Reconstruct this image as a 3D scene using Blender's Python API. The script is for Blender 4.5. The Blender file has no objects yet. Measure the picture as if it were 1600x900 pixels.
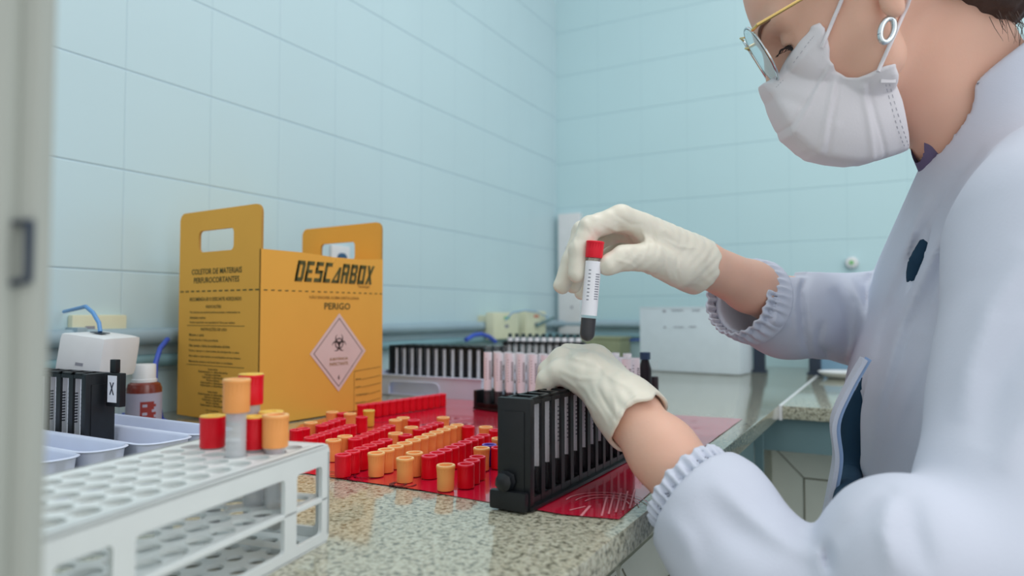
import bpy, bmesh, math, random
import numpy as np
from mathutils import Vector, Matrix
from mathutils.geometry import tessellate_polygon
random.seed(7); np.random.seed(7)
SC = bpy.context.scene
COL = SC.collection
# ------------------------------------------------------------------ camera, world, lights, exposure
YAW = math.radians(28.9); PITCH = math.radians(2.12); F = 1080.0
CP = Vector((0.0, 0.0, 1.075))
cam = bpy.data.cameras.new('camera'); camo = bpy.data.objects.new('camera', cam); COL.objects.link(camo)
camo.location = CP; camo.rotation_euler = (math.pi/2 + PITCH, 0, YAW)
cam.sensor_width = 36; cam.lens = F/1600*36; cam.clip_start = 0.01
cam.dof.use_dof = True; cam.dof.focus_distance = 0.74; cam.dof.aperture_fstop = 4.0
SC.camera = camo
SC.view_settings.view_transform = 'Standard'; SC.view_settings.look = 'None'
SC.view_settings.gamma = 1; SC.view_settings.use_curve_mapping = False
SC.view_settings.exposure = 0.0
wd = bpy.data.worlds.new('world'); SC.world = wd; wd.use_nodes = True
wd.node_tree.nodes['Background'].inputs[0].default_value = (0.95, 0.98, 1.0, 1)
wd.node_tree.nodes['Background'].inputs[1].default_value = 0.93

def area(name, loc, target, size, power, color=(1, 1, 1)):
    l = bpy.data.lights.new(name, 'AREA'); l.energy = power; l.size = size[0]; l.shape = 'RECTANGLE'; l.size_y = size[1]; l.color = color
    o = bpy.data.objects.new(name, l); COL.objects.link(o); o.location = loc
    o.rotation_euler = (Vector(target) - Vector(loc)).to_track_quat('-Z', 'Y').to_euler()
    return o
area('ceiling_panel_light', (0.1, 0.9, 2.75), (0.0, 0.9, 0), (1.3, 1.3), 13, (1, 0.99, 0.96))
area('window_light', (1.9, 0.2, 2.1), (-0.5, 1.0, 1.0), (1.4, 1.2), 9, (0.94, 0.97, 1.0))

R3 = camo.rotation_euler.to_matrix()
RIGHT, UP, FWD = R3.col[0].copy(), R3.col[1].copy(), -R3.col[2].copy()
MR = np.array([RIGHT, UP, FWD])           # rows
def at(u, v, d):                          # a point seen at a pixel, d metres away
    return CP + FWD*d + RIGHT*((u-800)/F*d) + UP*((450-v)/F*d)
def onz(u, v, z):                         # the same on a horizontal plane
    r = FWD + RIGHT*((u-800)/F) + UP*((450-v)/F)
    return CP + r*((z-CP.z)/r.z)

# ------------------------------------------------------------------ materials
def lin(c):
    return tuple(((x/255)/12.92 if x/255 <= 0.04045 else ((x/255+0.055)/1.055)**2.4) for x in c)
MATS = {}
def mat(name, rgb, rough=0.5, spec=0.5, metal=0.0, trans=0.0, alpha=1.0, vary=0.06, scale=30, bump=0.0, bscale=60, sss=0.0, sheen=0.0, coat=0.0, emit=0):
    if name in MATS: return MATS[name]
    m = bpy.data.materials.new(name); m.use_nodes = True; MATS[name] = m
    nt = m.node_tree; b = nt.nodes['Principled BSDF']
    c = lin(rgb)
    tc = nt.nodes.new('ShaderNodeTexCoord')
    nz = nt.nodes.new('ShaderNodeTexNoise'); nz.inputs['Scale'].default_value = scale; nz.inputs['Detail'].default_value = 3
    nt.links.new(tc.outputs['Object'], nz.inputs['Vector'])
    mx = nt.nodes.new('ShaderNodeMix'); mx.data_type = 'RGBA'
    nt.links.new(nz.outputs[0], mx.inputs['Factor'])
    mx.inputs['A'].default_value = tuple(x*(1-vary) for x in c)+(1,)
    mx.inputs['B'].default_value = tuple(min(1, x*(1+vary)) for x in c)+(1,)
    nt.links.new(mx.outputs['Result'], b.inputs['Base Color'])
    b.inputs['Roughness'].default_value = rough; b.inputs['Specular IOR Level'].default_value = spec
    b.inputs['Metallic'].default_value = metal; b.inputs['Transmission Weight'].default_value = trans
    b.inputs['Alpha'].default_value = alpha
    b.inputs['Coat Weight'].default_value = coat
    if sss:
        b.inputs['Subsurface Weight'].default_value = sss; b.inputs['Subsurface Scale'].default_value = 0.006
        b.inputs['Subsurface Radius'].default_value = (1, 0.4, 0.25)
    if bump:
        n2 = nt.nodes.new('ShaderNodeTexNoise'); n2.inputs['Scale'].default_value = bscale; n2.inputs['Detail'].default_value = 4
        nt.links.new(tc.outputs['Object'], n2.inputs['Vector'])
        bp = nt.nodes.new('ShaderNodeBump'); bp.inputs['Strength'].default_value = bump; bp.inputs['Distance'].default_value = 0.002
        nt.links.new(n2.outputs[0], bp.inputs['Height']); nt.links.new(bp.outputs[0], b.inputs['Normal'])
    return m

def tile_mat(name, axis, off, tw, th, rgb, grout):
    m = bpy.data.materials.new(name); m.use_nodes = True; nt = m.node_tree; b = nt.nodes['Principled BSDF']
    N = nt.nodes.new; L = nt.links.new
    g = N('ShaderNodeNewGeometry'); s = N('ShaderNodeSeparateXYZ'); L(g.outputs['Position'], s.inputs[0])
    def ma(op, a, bb=None, c=None):
        n = N('ShaderNodeMath'); n.operation = op
        for i, x in enumerate((a, bb, c)):
            if x is None: continue
            if isinstance(x, (int, float)): n.inputs[i].default_value = x
            else: L(x, n.inputs[i])
        return n.outputs[0]
    def dist(src, o, w):
        q = ma('DIVIDE', ma('SUBTRACT', src, o), w)
        f = ma('FRACT', q); return ma('MULTIPLY', ma('MINIMUM', f, ma('SUBTRACT', 1.0, f)), w)
    du = dist(s.outputs[axis], off[0], tw); dv = dist(s.outputs[2], off[1], th)
    mr = N('ShaderNodeMapRange'); mr.interpolation_type = 'SMOOTHSTEP'
    L(dv, mr.inputs[0]); mr.inputs[1].default_value = 0.0006; mr.inputs[2].default_value = 0.0026
    mu = N('ShaderNodeMapRange'); mu.interpolation_type = 'SMOOTHSTEP'
    L(du, mu.inputs[0]); mu.inputs[1].default_value = 0.0004; mu.inputs[2].default_value = 0.0022
    mu.inputs[3].default_value = 0.55
    f = ma('MULTIPLY', mr.outputs[0], mu.outputs[0])
    nz = N('ShaderNodeTexNoise'); nz.inputs['Scale'].default_value = 2.5; L(g.outputs['Position'], nz.inputs['Vector'])
    base = N('ShaderNodeMix'); base.data_type = 'RGBA'; L(nz.outputs[0], base.inputs['Factor'])
    c = lin(rgb); base.inputs['A'].default_value = tuple(x*0.96 for x in c)+(1,); base.inputs['B'].default_value = tuple(x*1.04 for x in c)+(1,)
    mx = N('ShaderNodeMix'); mx.data_type = 'RGBA'; L(f, mx.inputs['Factor'])
    mx.inputs['A'].default_value = lin(grout)+(1,); L(base.outputs['Result'], mx.inputs['B'])
    L(mx.outputs['Result'], b.inputs['Base Color']); b.inputs['Roughness'].default_value = 0.32
    n2 = N('ShaderNodeTexNoise'); n2.inputs['Scale'].default_value = 7; L(g.outputs['Position'], n2.inputs['Vector'])
    h = ma('ADD', ma('MULTIPLY', f, 0.6), ma('MULTIPLY', n2.outputs[0], 0.35))
    bp = N('ShaderNodeBump'); bp.inputs['Strength'].default_value = 0.5; bp.inputs['Distance'].default_value = 0.003
    L(h, bp.inputs['Height']); L(bp.outputs[0], b.inputs['Normal'])
    return m

def granite_mat():
    m = bpy.data.materials.new('granite'); m.use_nodes = True; nt = m.node_tree; b = nt.nodes['Principled BSDF']
    N = nt.nodes.new; L = nt.links.new
    tc = N('ShaderNodeTexCoord')
    v1 = N('ShaderNodeTexVoronoi'); v1.inputs['Scale'].default_value = 430; L(tc.outputs['Object'], v1.inputs['Vector'])
    r1 = N('ShaderNodeValToRGB'); L(v1.outputs['Color'], r1.inputs[0])
    e = r1.color_ramp.elements
    e[0].position = 0.0; e[0].color = lin((126, 128, 112))+(1,)
    e[1].position = 1.0; e[1].color = lin((206, 204, 186))+(1,)
    for p, c in ((0.2, (150, 150, 132)), (0.4, (182, 180, 160)), (0.62, (194, 194, 176)), (0.8, (174, 170, 148))):
        x = e.new(p); x.color = lin(c)+(1,)
    nz = N('ShaderNodeTexNoise'); nz.inputs['Scale'].default_value = 190; nz.inputs['Detail'].default_value = 6; L(tc.outputs['Object'], nz.inputs['Vector'])
    r2 = N('ShaderNodeValToRGB'); L(nz.outputs[0], r2.inputs[0])
    r2.color_ramp.elements[0].position = 0.34; r2.color_ramp.elements[0].color = lin((104, 102, 90))+(1,)
    r2.color_ramp.elements[1].position = 0.5; r2.color_ramp.elements[1].color = (1, 1, 1, 1)
    mx = N('ShaderNodeMix'); mx.data_type = 'RGBA'; mx.blend_type = 'MULTIPLY'; mx.inputs['Factor'].default_value = 0.85
    L(r1.outputs[0], mx.inputs['A']); L(r2.outputs[0], mx.inputs['B'])
    L(mx.outputs['Result'], b.inputs['Base Color']); b.inputs['Roughness'].default_value = 0.12; b.inputs['Coat Weight'].default_value = 0.5; b.inputs['Coat Roughness'].default_value = 0.06
    return m

M_TILE_L = tile_mat('tile_left', 1, (0.702, 1.1465), 0.168, 0.172, (190, 214, 221), (168, 194, 206))
M_TILE_B = tile_mat('tile_back', 0, (-0.293, 1.137), 0.168, 0.172, (186, 216, 222), (168, 201, 210))
M_GRAN = granite_mat()
M_RED = mat('red_plastic', (228, 6, 34), 0.35, 0.4, vary=0.05, sss=0.0)
M_ORG = mat('orange_plastic', (250, 166, 92), 0.4, 0.4)
M_YEL = mat('yellow_plastic', (232, 184, 66), 0.4, 0.4)
M_PUR = mat('purple_plastic', (66, 34, 150), 0.35, 0.4)
M_BLK = mat('black_plastic', (13, 15, 19), 0.38, 0.5, vary=0.2)
M_BLK2 = mat('worn_black_plastic', (15, 19, 24), 0.42, 0.5, vary=0.4, scale=60, bump=0.3)
M_WHT = mat('white_label', (238, 238, 244), 0.6)
M_INK = mat('label_ink', (62, 62, 74), 0.7)
M_INKL = mat('faint_ink', (140, 142, 152), 0.7)
M_CARD = mat('yellow_card', (228, 171, 76), 0.75, 0.2, vary=0.04, scale=14)
M_CARDD = mat('card_edge', (176, 134, 70), 0.9, 0.1)
M_PRN = mat('print_olive', (84, 82, 40), 0.8)
M_PRNL = mat('print_faded', (150, 112, 46), 0.8)
M_HAZ = mat('hazard_paper', (218, 194, 188), 0.7)
M_HAZK = mat('hazard_ink', (78, 62, 60), 0.7)
M_RACKW = mat('white_rack_plastic', (224, 230, 230), 0.4, 0.5)
M_TRAY = mat('white_tray_plastic', (206, 214, 236), 0.35, 0.5)
M_BEIGE = mat('beige_plastic', (218, 220, 192), 0.45)
M_OFFW = mat('off_white_plastic', (222, 224, 226), 0.4)
M_PIPE = mat('grey_conduit', (148, 172, 184), 0.5)
M_PIPED = mat('teal_paint', (120, 158, 168), 0.6)
M_BLUE = mat('blue_cable', (52, 84, 190), 0.45)
M_BLUEL = mat('light_blue_cable', (96, 150, 205), 0.45)
M_BROWN = mat('amber_glass', (118, 50, 40), 0.18, 0.6)
M_BLAB = mat('bottle_label', (168, 164, 186), 0.6)
M_BLABR = mat('bottle_label_red', (140, 44, 42), 0.6)
M_CAB = mat('cabinet_cream', (204, 208, 196), 0.5, vary=0.04)
M_CABG = mat('cabinet_groove', (112, 112, 96), 0.7)
M_TEAL = mat('apron_teal', (104, 132, 136), 0.6)
M_POST = mat('painted_frame', (178, 182, 174), 0.6, vary=0.05, scale=8)
M_POSTD = mat('frame_shadow_gap', (128, 130, 124), 0.7)
M_STEEL = mat('dark_steel', (58, 68, 84), 0.35, metal=0.6)
M_SKIN = mat('skin', (226, 180, 158), 0.5, 0.4, vary=0.08, scale=18, sss=0.25, bump=0.08, bscale=260)
M_GLOVE = mat('latex_glove', (222, 217, 202), 0.42, 0.45, vary=0.03, scale=24, bump=0.25, bscale=70, sss=0.1)
M_COAT = mat('coat_cloth', (205, 210, 224), 0.85, 0.15, vary=0.02, bump=0.08, bscale=500)
M_COATB = mat('coat_trim_blue', (150, 176, 214), 0.85, 0.15)
M_DARK = mat('dark_garment', (34, 62, 84), 0.85, 0.2)
M_SHIRT = mat('purple_shirt', (104, 94, 124), 0.85, 0.2)
M_MASK = mat('mask_fabric', (226, 222, 226), 0.9, 0.1, vary=0.02, bump=0.1, bscale=400)
M_HAIR = mat('brown_hair', (66, 50, 44), 0.55, 0.4, vary=0.4, scale=90, bump=0.5, bscale=150)
M_BROW = mat('brow_hair', (120, 86, 70), .7)
M_GOLD = mat('gold_metal', (222, 190, 120), 0.25, metal=0.9)
M_SILV = mat('silver_metal', (205, 215, 220), 0.2, metal=0.95)
M_EYEW = mat('eye_white', (206, 196, 192), 0.3)
M_IRIS = mat('eye_iris', (38, 26, 24), 0.15)
M_LASH = mat('lash_dark', (36, 22, 22), 0.7)
M_STITCH = mat('mask_stitch', (176, 174, 184), 0.9)
M_LIP = mat('rim_light', (248, 196, 132), 0.4)
M_REDR = mat('red_rim', (238, 60, 88), 0.3)
M_BLOOD = mat('dark_blood', (24, 15, 24), 0.35, 0.3)
M_CLEAR = mat('clear_plastic', (222, 230, 234), 0.08, 0.5, alpha=0.06)
M_PAPER = mat('white_carton', (206, 218, 226), 0.6)
M_MILK = mat('milky_plastic', (216, 220, 224), 0.3, 0.5, alpha=0.6)
M_FLOOR = mat('floor_vinyl', (150, 152, 150), 0.5)

# ------------------------------------------------------------------ mesh helpers
class MB:
    def __init__(s): s.v = []; s.f = []; s.m = []; s.mats = []
    def mi(s, m):
        if m not in s.mats: s.mats.append(m)
        return s.mats.index(m)
    def add(s, vs, fs, m):
        k = len(s.v); s.v += [tuple(p) for p in vs]; i = s.mi(m)
        for f in fs: s.f.append(tuple(k+j for j in f)); s.m.append(i)
        return s
    def box(s, lo, hi, m, M=None, bev=0.0):
        x0, y0, z0 = lo; x1, y1, z1 = hi
        if bev > 0:
            b = min(bev, (x1-x0)/2.01, (y1-y0)/2.01, (z1-z0)/2.01)
            bm = bmesh.new(); bmesh.ops.create_cube(bm, size=1)
            for q in bm.verts: q.co = Vector(((q.co.x+.5)*(x1-x0)+x0, (q.co.y+.5)*(y1-y0)+y0, (q.co.z+.5)*(z1-z0)+z0))
            bmesh.ops.bevel(bm, geom=bm.edges[:], offset=b, segments=2, profile=0.7, affect='EDGES')
            bm.verts.index_update()
            vs = [q.co.copy() for q in bm.verts]; fs = [[q.index for q in f.verts] for f in bm.faces]; bm.free()
        else:
            vs = [Vector(p) for p in ((x0,y0,z0),(x1,y0,z0),(x1,y1,z0),(x0,y1,z0),(x0,y0,z1),(x1,y0,z1),(x1,y1,z1),(x0,y1,z1))]
            fs = [(0,3,2,1),(4,5,6,7),(0,1,5,4),(1,2,6,5),(2,3,7,6),(3,0,4,7)]
        if M is not None: vs = [M @ q for q in vs]
        return s.add(vs, fs, m)
    def lathe(s, prof, m, n=24, M=None, ribs=0, rib=0.0, closed=False):
        vs = []; fs = []; k = len(prof)
        for i in range(n):
            a = 2*math.pi*i/n
            for (r, z) in prof:
                rr = r*(1+(rib if ribs and i % 2 else 0))
                q = Vector((rr*math.cos(a), rr*math.sin(a), z)); vs.append(M @ q if M is not None else q)
        for i in range(n):
            j = (i+1) % n
            for t in range(k-1):
                fs.append((i*k+t, j*k+t, j*k+t+1, i*k+t+1))
        return s.add(vs, fs, m)
    def tube(s, pts, r, m, n=8, caps=True):
        pts = [Vector(p) for p in pts]; K = len(pts); vs = []; fs = []
        rs = r if isinstance(r, (list, tuple)) else [r]*K
        up = Vector((0, 0, 1))
        t0 = (pts[1]-pts[0]).normalized()
        if abs(t0.dot(up)) > .9: up = Vector((1, 0, 0))
        for i in range(K):
            t = (pts[min(i+1, K-1)]-pts[max(i-1, 0)]).normalized()
            x = t.cross(up).normalized(); y = x.cross(t).normalized(); up = y
            for j in range(n):
                a = 2*math.pi*j/n; vs.append(pts[i]+(x*math.cos(a)+y*math.sin(a))*rs[i])
        for i in range(K-1):
            for j in range(n):
                j2 = (j+1) % n; fs.append((i*n+j, i*n+j2, (i+1)*n+j2, (i+1)*n+j))
        if caps: fs.append(tuple(range(n-1, -1, -1))); fs.append(tuple((K-1)*n+j for j in range(n)))
        return s.add(vs, fs, m)
    def prism(s, outer, holes, M, h, m, medge=None):
        # outline in the local xy plane, thickness h along local z
        loops = [outer]+list(holes); flat = [p for l in loops for p in l]
        tri = tessellate_polygon([[Vector((p[0], p[1], 0)) for p in l] for l in loops])
        n = len(flat)
        vs = [M @ Vector((p[0], p[1], 0)) for p in flat]+[M @ Vector((p[0], p[1], h)) for p in flat]
        s.add(vs, [tuple(t) for t in tri]+[tuple(n+i for i in reversed(t)) for t in tri], m)
        fs = []; k = 0
        for l in loops:
            L = len(l)
            for i in range(L): a, b = k+i, k+(i+1) % L; fs.append((a, b, n+b, n+a))
            k += L
        return s.add(vs, fs, medge or m)
    def build(s, name, parent=None, smooth=35):
        me = bpy.data.meshes.new(name); me.from_pydata(s.v, [], s.f)
        for m in s.mats: me.materials.append(m)
        me.polygons.foreach_set('material_index', s.m)
        bm = bmesh.new(); bm.from_mesh(me)
        bmesh.ops.remove_doubles(bm, verts=bm.verts, dist=1e-6)
        bmesh.ops.recalc_face_normals(bm, faces=bm.faces)
        bm.to_mesh(me); bm.free()
        if smooth:
            me.polygons.foreach_set('use_smooth', [True]*len(me.polygons))
            me.set_sharp_from_angle(angle=math.radians(smooth))
        o = bpy.data.objects.new(name, me); COL.objects.link(o)
        if parent is not None:
            o.parent = parent; o.matrix_parent_inverse = parent.matrix_basis.inverted()
        return o
def tag(o, label=None, cat=None, group=None, kind=None):
    if label: o['label'] = label
    if cat: o['category'] = cat
    if group: o['group'] = group
    if kind: o['kind'] = kind
    return o
def empty(name, loc=(0, 0, 0), rz=0, label=None, cat=None, group=None):
    o = bpy.data.objects.new(name, None); COL.objects.link(o); o.location = loc; o.rotation_euler = (0, 0, rz); o.empty_display_size = 0.02
    return tag(o, label, cat, group)
def kids(o): return [c for c in COL.objects if c.parent == o]
def copy_tree(o, parent=None):
    ch = kids(o); c = o.copy(); COL.objects.link(c); c.parent = parent
    for k in ch: copy_tree(k, c)
    return c
def Mx(o, x, y, z=None):                 # frame: origin, x axis, y axis
    x = Vector(x).normalized(); y = Vector(y).normalized(); z = x.cross(y) if z is None else Vector(z)
    return Matrix(((x.x, y.x, z.x, o[0]), (x.y, y.y, z.y, o[1]), (x.z, y.z, z.z, o[2]), (0, 0, 0, 1)))
def rrect(x0, y0, x1, y1, r, n=5, corners=(1, 1, 1, 1)):
    P = []
    for k, (cx, cy, a) in enumerate(((x1-r, y0+r, -90), (x1-r, y1-r, 0), (x0+r, y1-r, 90), (x0+r, y0+r, 180))):
        if not corners[k]:
            P.append(((x1, y0), (x1, y1), (x0, y1), (x0, y0))[k]); continue
        for i in range(n+1):
            t = math.radians(a+90*i/n); P.append((cx+r*math.cos(t), cy+r*math.sin(t)))
    return P
def text_mesh(s, string, M, x0, y0, w, h, m, lift=0.0003):
    # lettering fitted into a w x h box at (x0, y0) of the frame M
    cu = bpy.data.curves.new('t', 'FONT'); cu.body = string; cu.resolution_u = 2; cu.offset = 0.014
    o = bpy.data.objects.new('t', cu); COL.objects.link(o)
    dg = bpy.context.evaluated_depsgraph_get(); me = bpy.data.meshes.new_from_object(o.evaluated_get(dg))
    vs = [v.co.copy() for v in me.vertices]; fs = [tuple(p.vertices) for p in me.polygons]
    bpy.data.objects.remove(o); bpy.data.curves.remove(cu); bpy.data.meshes.remove(me)
    if not vs: return
    ax = min(v.x for v in vs); bx = max(v.x for v in vs); ay = min(v.y for v in vs); by = max(v.y for v in vs)
    s.add([M @ Vector((x0+(v.x-ax)/(bx-ax)*w, y0+(v.y-ay)/(by-ay)*h, lift)) for v in vs], fs, m)
# ------------------------------------------------------------------ the setting
WX = -1.14; WY = 2.42; CZ = 0.90; EX = -0.195; BY = 1.405
def struct(name, lo, hi, m, bev=0.0):
    return tag(MB().box(lo, hi, m, bev=bev).build(name), kind='structure')
struct('floor', (-1.2, -1.2, -0.05), (2.6, 2.45, 0.0), M_FLOOR)
struct('wall_left', (WX-0.1, -1.2, 0), (WX, WY, 3.0), M_TILE_L)
struct('wall_back', (WX-0.1, WY, 0), (2.6, WY+0.1, 3.0), M_TILE_B)

# worktops
tag(MB().box((WX+.001, -0.9, CZ-0.025), (EX, WY-.001, CZ), M_GRAN, bev=0.003).build('worktop'),
    'long speckled granite worktop running along the left tiled wall', 'worktop')
tag(MB().box((EX+0.006, BY, CZ-0.025), (2.3, WY-.001, CZ), M_GRAN, bev=0.002).build('worktop'),
    'granite return worktop along the back wall, beyond the pale seam', 'worktop')
tag(MB().box((EX+0.0002, BY-0.004, CZ-0.027), (EX+0.0058, WY-.002, CZ+0.0006), M_OFFW).build('seam_strip'),
    'pale filler strip in the joint between the two granite worktops', 'seam strip')
# cabinets below
def panel_door(parent, o, x, w, h, m, groove):
    z = Vector((0, 0, 1)); X = Vector(x)
    M = Mx(o, X, z)
    b = MB().prism(rrect(0, 0, w, h, 0.004), [], M, 0.018, m)
    d = b.build('door', parent)
    g = MB()
    i = 0.06
    for a, c in (((0.004, 0.004), (i, i)), ((w-.004, 0.004), (w-i, i)), ((0.004, h-.004), (i, h-i)), ((w-.004, h-.004), (w-i, h-i))):
        p, q = M @ Vector((a[0], a[1], 0.018)), M @ Vector((c[0], c[1], 0.018)); g.tube([p, q], 0.0011, groove, 6)
    loop = [M @ Vector((q[0], q[1], 0.018)) for q in ((i, i), (w-i, i), (w-i, h-i), (i, h-i), (i, i))]
    for k in range(4): g.tube([loop[k], loop[k+1]], 0.0016, groove, 6)
    g.build('panel_moulding', d)
    return d
cb = empty('base_cabinet', (EX-.3, .5, 0), 0, 'cream base cabinet with moulded panel doors below the long granite worktop', 'cabinet')
MB().box((WX+.002, -0.9, 0.0), (EX-0.05, WY-.002, CZ-0.0255), M_CAB).build('body', cb)
tag(MB().box((EX-.0499, 1.0, .08), (EX-.046, BY-.001, CZ-.026), M_TEAL).build('end_panel', cb), 'grey green end panel')
for i in range(5):
    panel_door(cb, (EX-0.0499, -0.86+i*0.37, 0.1), (0, 1, 0), 0.36, 0.74, M_CAB, M_CABG)
cb = empty('base_cabinet', (.9, 1.8, 0), 0, 'cream mitre-framed cabinet with grey apron below the back worktop', 'cabinet')
MB().box((EX-.045, BY+0.10, 0.0), (2.25, WY-.002, CZ-0.0255), M_CAB).build('body', cb)
tag(MB().box((EX-.045, BY+0.012, CZ-0.088), (2.25, BY+0.0995, CZ-0.026), M_TEAL).build('apron', cb), 'grey green apron board')
tag(MB().box((EX-.0455, BY+0.0, 0.1), (EX-.030, BY+0.0115, CZ-0.026), M_TEAL).build('corner_post', cb), 'grey green corner post')
for i in range(3):
    panel_door(cb, (EX+.5*i-0.026, BY+0.0995, 0.1), (1, 0, 0), 0.49, 0.71, M_CAB, M_CABG)

# painted frame standing right beside the camera on the left
t = empty('door_frame', tuple(at(20, 450, .22)*1) , 0); t['kind'] = 'structure'; t.name = 'door_1'
Mf = Mx((0, 0, 0), RIGHT, FWD.cross(RIGHT).cross(RIGHT) if False else (FWD - Vector((0, 0, FWD.z))).normalized())
oo = at(54, 450, .22); Mf.translation = Vector((oo.x, oo.y, 0))
fr = MB().box((-0.16, 0, CZ+.0006-CZ-.0+0.9), (0.0, 0.008, 1.9), M_POST, M=Mf, bev=0.002)
fr.box((-0.1, -0.006, 0.901), (-0.006, 0.0, 1.9), M_POST, M=Mf, bev=0.001)
fo = fr.build('frame_board', t)
lt = MB()
p = [(-0.016, 1.1035), (-0.0022, 1.1040), (-0.0022, 1.0855), (-0.014, 1.0835)]
q = [Mf @ Vector((a+.0012, -0.0016, z)) for a, z in p]
lt.tube([q[0], q[1], q[2], q[3]], [0.0010, 0.0016, 0.0013, 0.0019], M_STEEL, 8)
lt.build('latch_loop', t)

# conduits on the walls
def onwall_left(u, v, off=0.0):
    r = FWD + RIGHT*((u-800)/F) + UP*((450-v)/F); return CP + r*((WX+off-CP.x)/r.x)
def onwall_back(u, v, off=0.0):
    r = FWD + RIGHT*((u-800)/F) + UP*((450-v)/F); return CP + r*((WY-off-CP.y)/r.y)
for z, r, m, n, lb in ((1.036, .0145, M_PIPE, 'conduit', 'grey blue upper conduit running along the wall behind the yellow box'), (0.994, .011, M_PIPED, 'conduit', 'thinner lower conduit running below the upper one along the wall')):
    c = empty(n, (WX+r, .8, z), 0, lb, 'conduit')
    MB().tube([(WX+r+.003, -.4, z), (WX+r+.003, 1.1, z), (WX+r+.003, WY-.03, z), (WX+r+.012, WY-r-.012, z), (WX+r+.04, WY-r-.003, z), (0, WY-r-.003, z), (1.2, WY-r-.003, z)], r, m, 14).build('pipe', c)
    for y in (0.05, 0.62, 1.25, 1.9): MB().box((WX+.0005, y-.008, z-r-.003), (WX+2*r+.006, y+.008, z+r+.003), m, bev=.003).build('clip', c)

# wall sockets in the far corner
def wall_box(u0, v0, u1, v1, depth, label, ink):
    a, b = onwall_left(u0, v0, .03), onwall_left(u1, v1, .03)
    y0, y1 = sorted((a.y, b.y)); z0, z1 = sorted((a.z, b.z))
    t = empty('wall_socket', (WX, (y0+y1)/2, z0), 0, label, 'socket')
    MB().box((WX+.0335, y0, z0), (WX+.0335+depth, y1, z1), M_BEIGE, bev=.006).build('cover', t)
    MB().box((WX+.0002, y0+.01, z0+.01), (WX+.0334, y1-.01, z1-.01), M_BEIGE).build('back_box', t)
    ym = (y0+y1)/2; zm = z0+(z1-z0)*.5
    MB().box((WX+.0335+depth, ym-.012, zm-.007), (WX+.0337+depth, ym+.012, zm+.003), M_INKL).build('outlet', t)
    MB().box((WX+.0335+depth, ym-.018, z1-.022), (WX+.0337+depth, ym+.018, z1-.013), ink).build('printed_mark', t)
    return t
M_GI = mat('green_ink', (130, 190, 130), .6); M_RI = mat('red_ink', (214, 130, 110), .6)
wall_box(757, 488, 797, 528, .03, 'beige wall socket with a green mark, left of the pair above the rear racks', M_GI)
wall_box(808, 486, 840, 524, .03, 'beige wall socket with a red mark, right of the pair above the rear racks', M_RI)
pts = [onwall_left(u, v, .075) for u, v in ((790, 500), (800, 489), (820, 485), (840, 488), (856, 496))]
tag(MB().tube(pts, .0018, M_BLUEL, 8).build('cable'), 'blue cable arching over the two far wall sockets', 'cable')
pts = [onwall_left(u, v, .07) for u, v in ((838, 509), (850, 503), (858, 500), (864, 497))]
tag(MB().tube(pts, .006, M_TEAL, 8).build('cable'), 'grey green cable beside the far right socket in the corner', 'cable')
pts = [onwall_left(u, v, .07) for u, v in ((728, 531), (740, 524), (752, 522), (764, 526), (774, 534))]
tag(MB().tube(pts, .0065, M_BLUE, 8).build('cable'), 'thick blue cable dipping left of the green-marked socket', 'cable')
pts = [onwall_back(u, v, .06) for u, v in ((925, 525), (945, 529), (975, 532), (1000, 531), (1020, 528))]
tag(MB().tube(pts, .0028, M_BLUE, 8).build('cable'), 'thin blue cable sagging along the back wall left of the white carton', 'cable')
pts = [onwall_back(u, v, .06) for u, v in ((905, 503), (925, 506), (950, 500), (975, 501), (1000, 503))]
# vertical trunking near the corner, behind the raised hand
a, b = onwall_back(877, 336, 0), onwall_back(911, 522, 0)
t = empty('cable_trunking', (a.x, WY, b.z), 0, 'off-white vertical trunking on the back wall behind the raised glove', 'trunking')
MB().box((a.x, WY-.03, b.z), (b.x, WY-.0005, a.z), M_OFFW, bev=.004).build('cover', t)
k = MB()
for u, v in ((886, 388), (893, 400), (895, 450), (893, 480), (887, 505)):
    q = onwall_back(u, v, .031); k.box((q.x-.004, WY-.0306, q.z-.005), (q.x+.005, WY-.0299, q.z+.004), M_INKL)
k.build('printed_mark', t)
q = onwall_left(529, 404, 0)
t = empty('wall_plug', (WX, q.y, q.z), 0, 'white wall plate with blue round plug behind the far handle of the yellow box', 'wall plug')
MB().box((WX+.0005, q.y-.03, q.z-.03), (WX+.008, q.y+.03, q.z+.03), M_OFFW, bev=.003).build('plate', t)
MB().lathe([(0, 0), (.013, 0), (.012, .008), (0, .010)], mat('dark_blue_plastic', (44, 84, 120), .4), 20, Mx((WX+.008, q.y, q.z), (0, 1, 0), (0, 0, 1), (1, 0, 0))).build('plug', t)
# plug high on the back wall by the sleeve
q = onwall_back(1331, 411, 0)
t = empty('wall_hook', (q.x, WY, q.z), 0, 'small off-white round plug on the back wall above the right sleeve', 'wall plug')
Mq = Mx((q.x, WY-.0005, q.z), (1, 0, 0), (0, 0, 1), (0, -1, 0))
MB().lathe([(0, 0), (.02, 0), (.02, .01), (.014, .022), (0, .024)], M_OFFW, 20, Mq).build('body', t)
MB().lathe([(0, .0238), (.007, .0238), (.007, .0262), (0, .0262)], M_GI, 16, Mq).build('centre', t)

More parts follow.
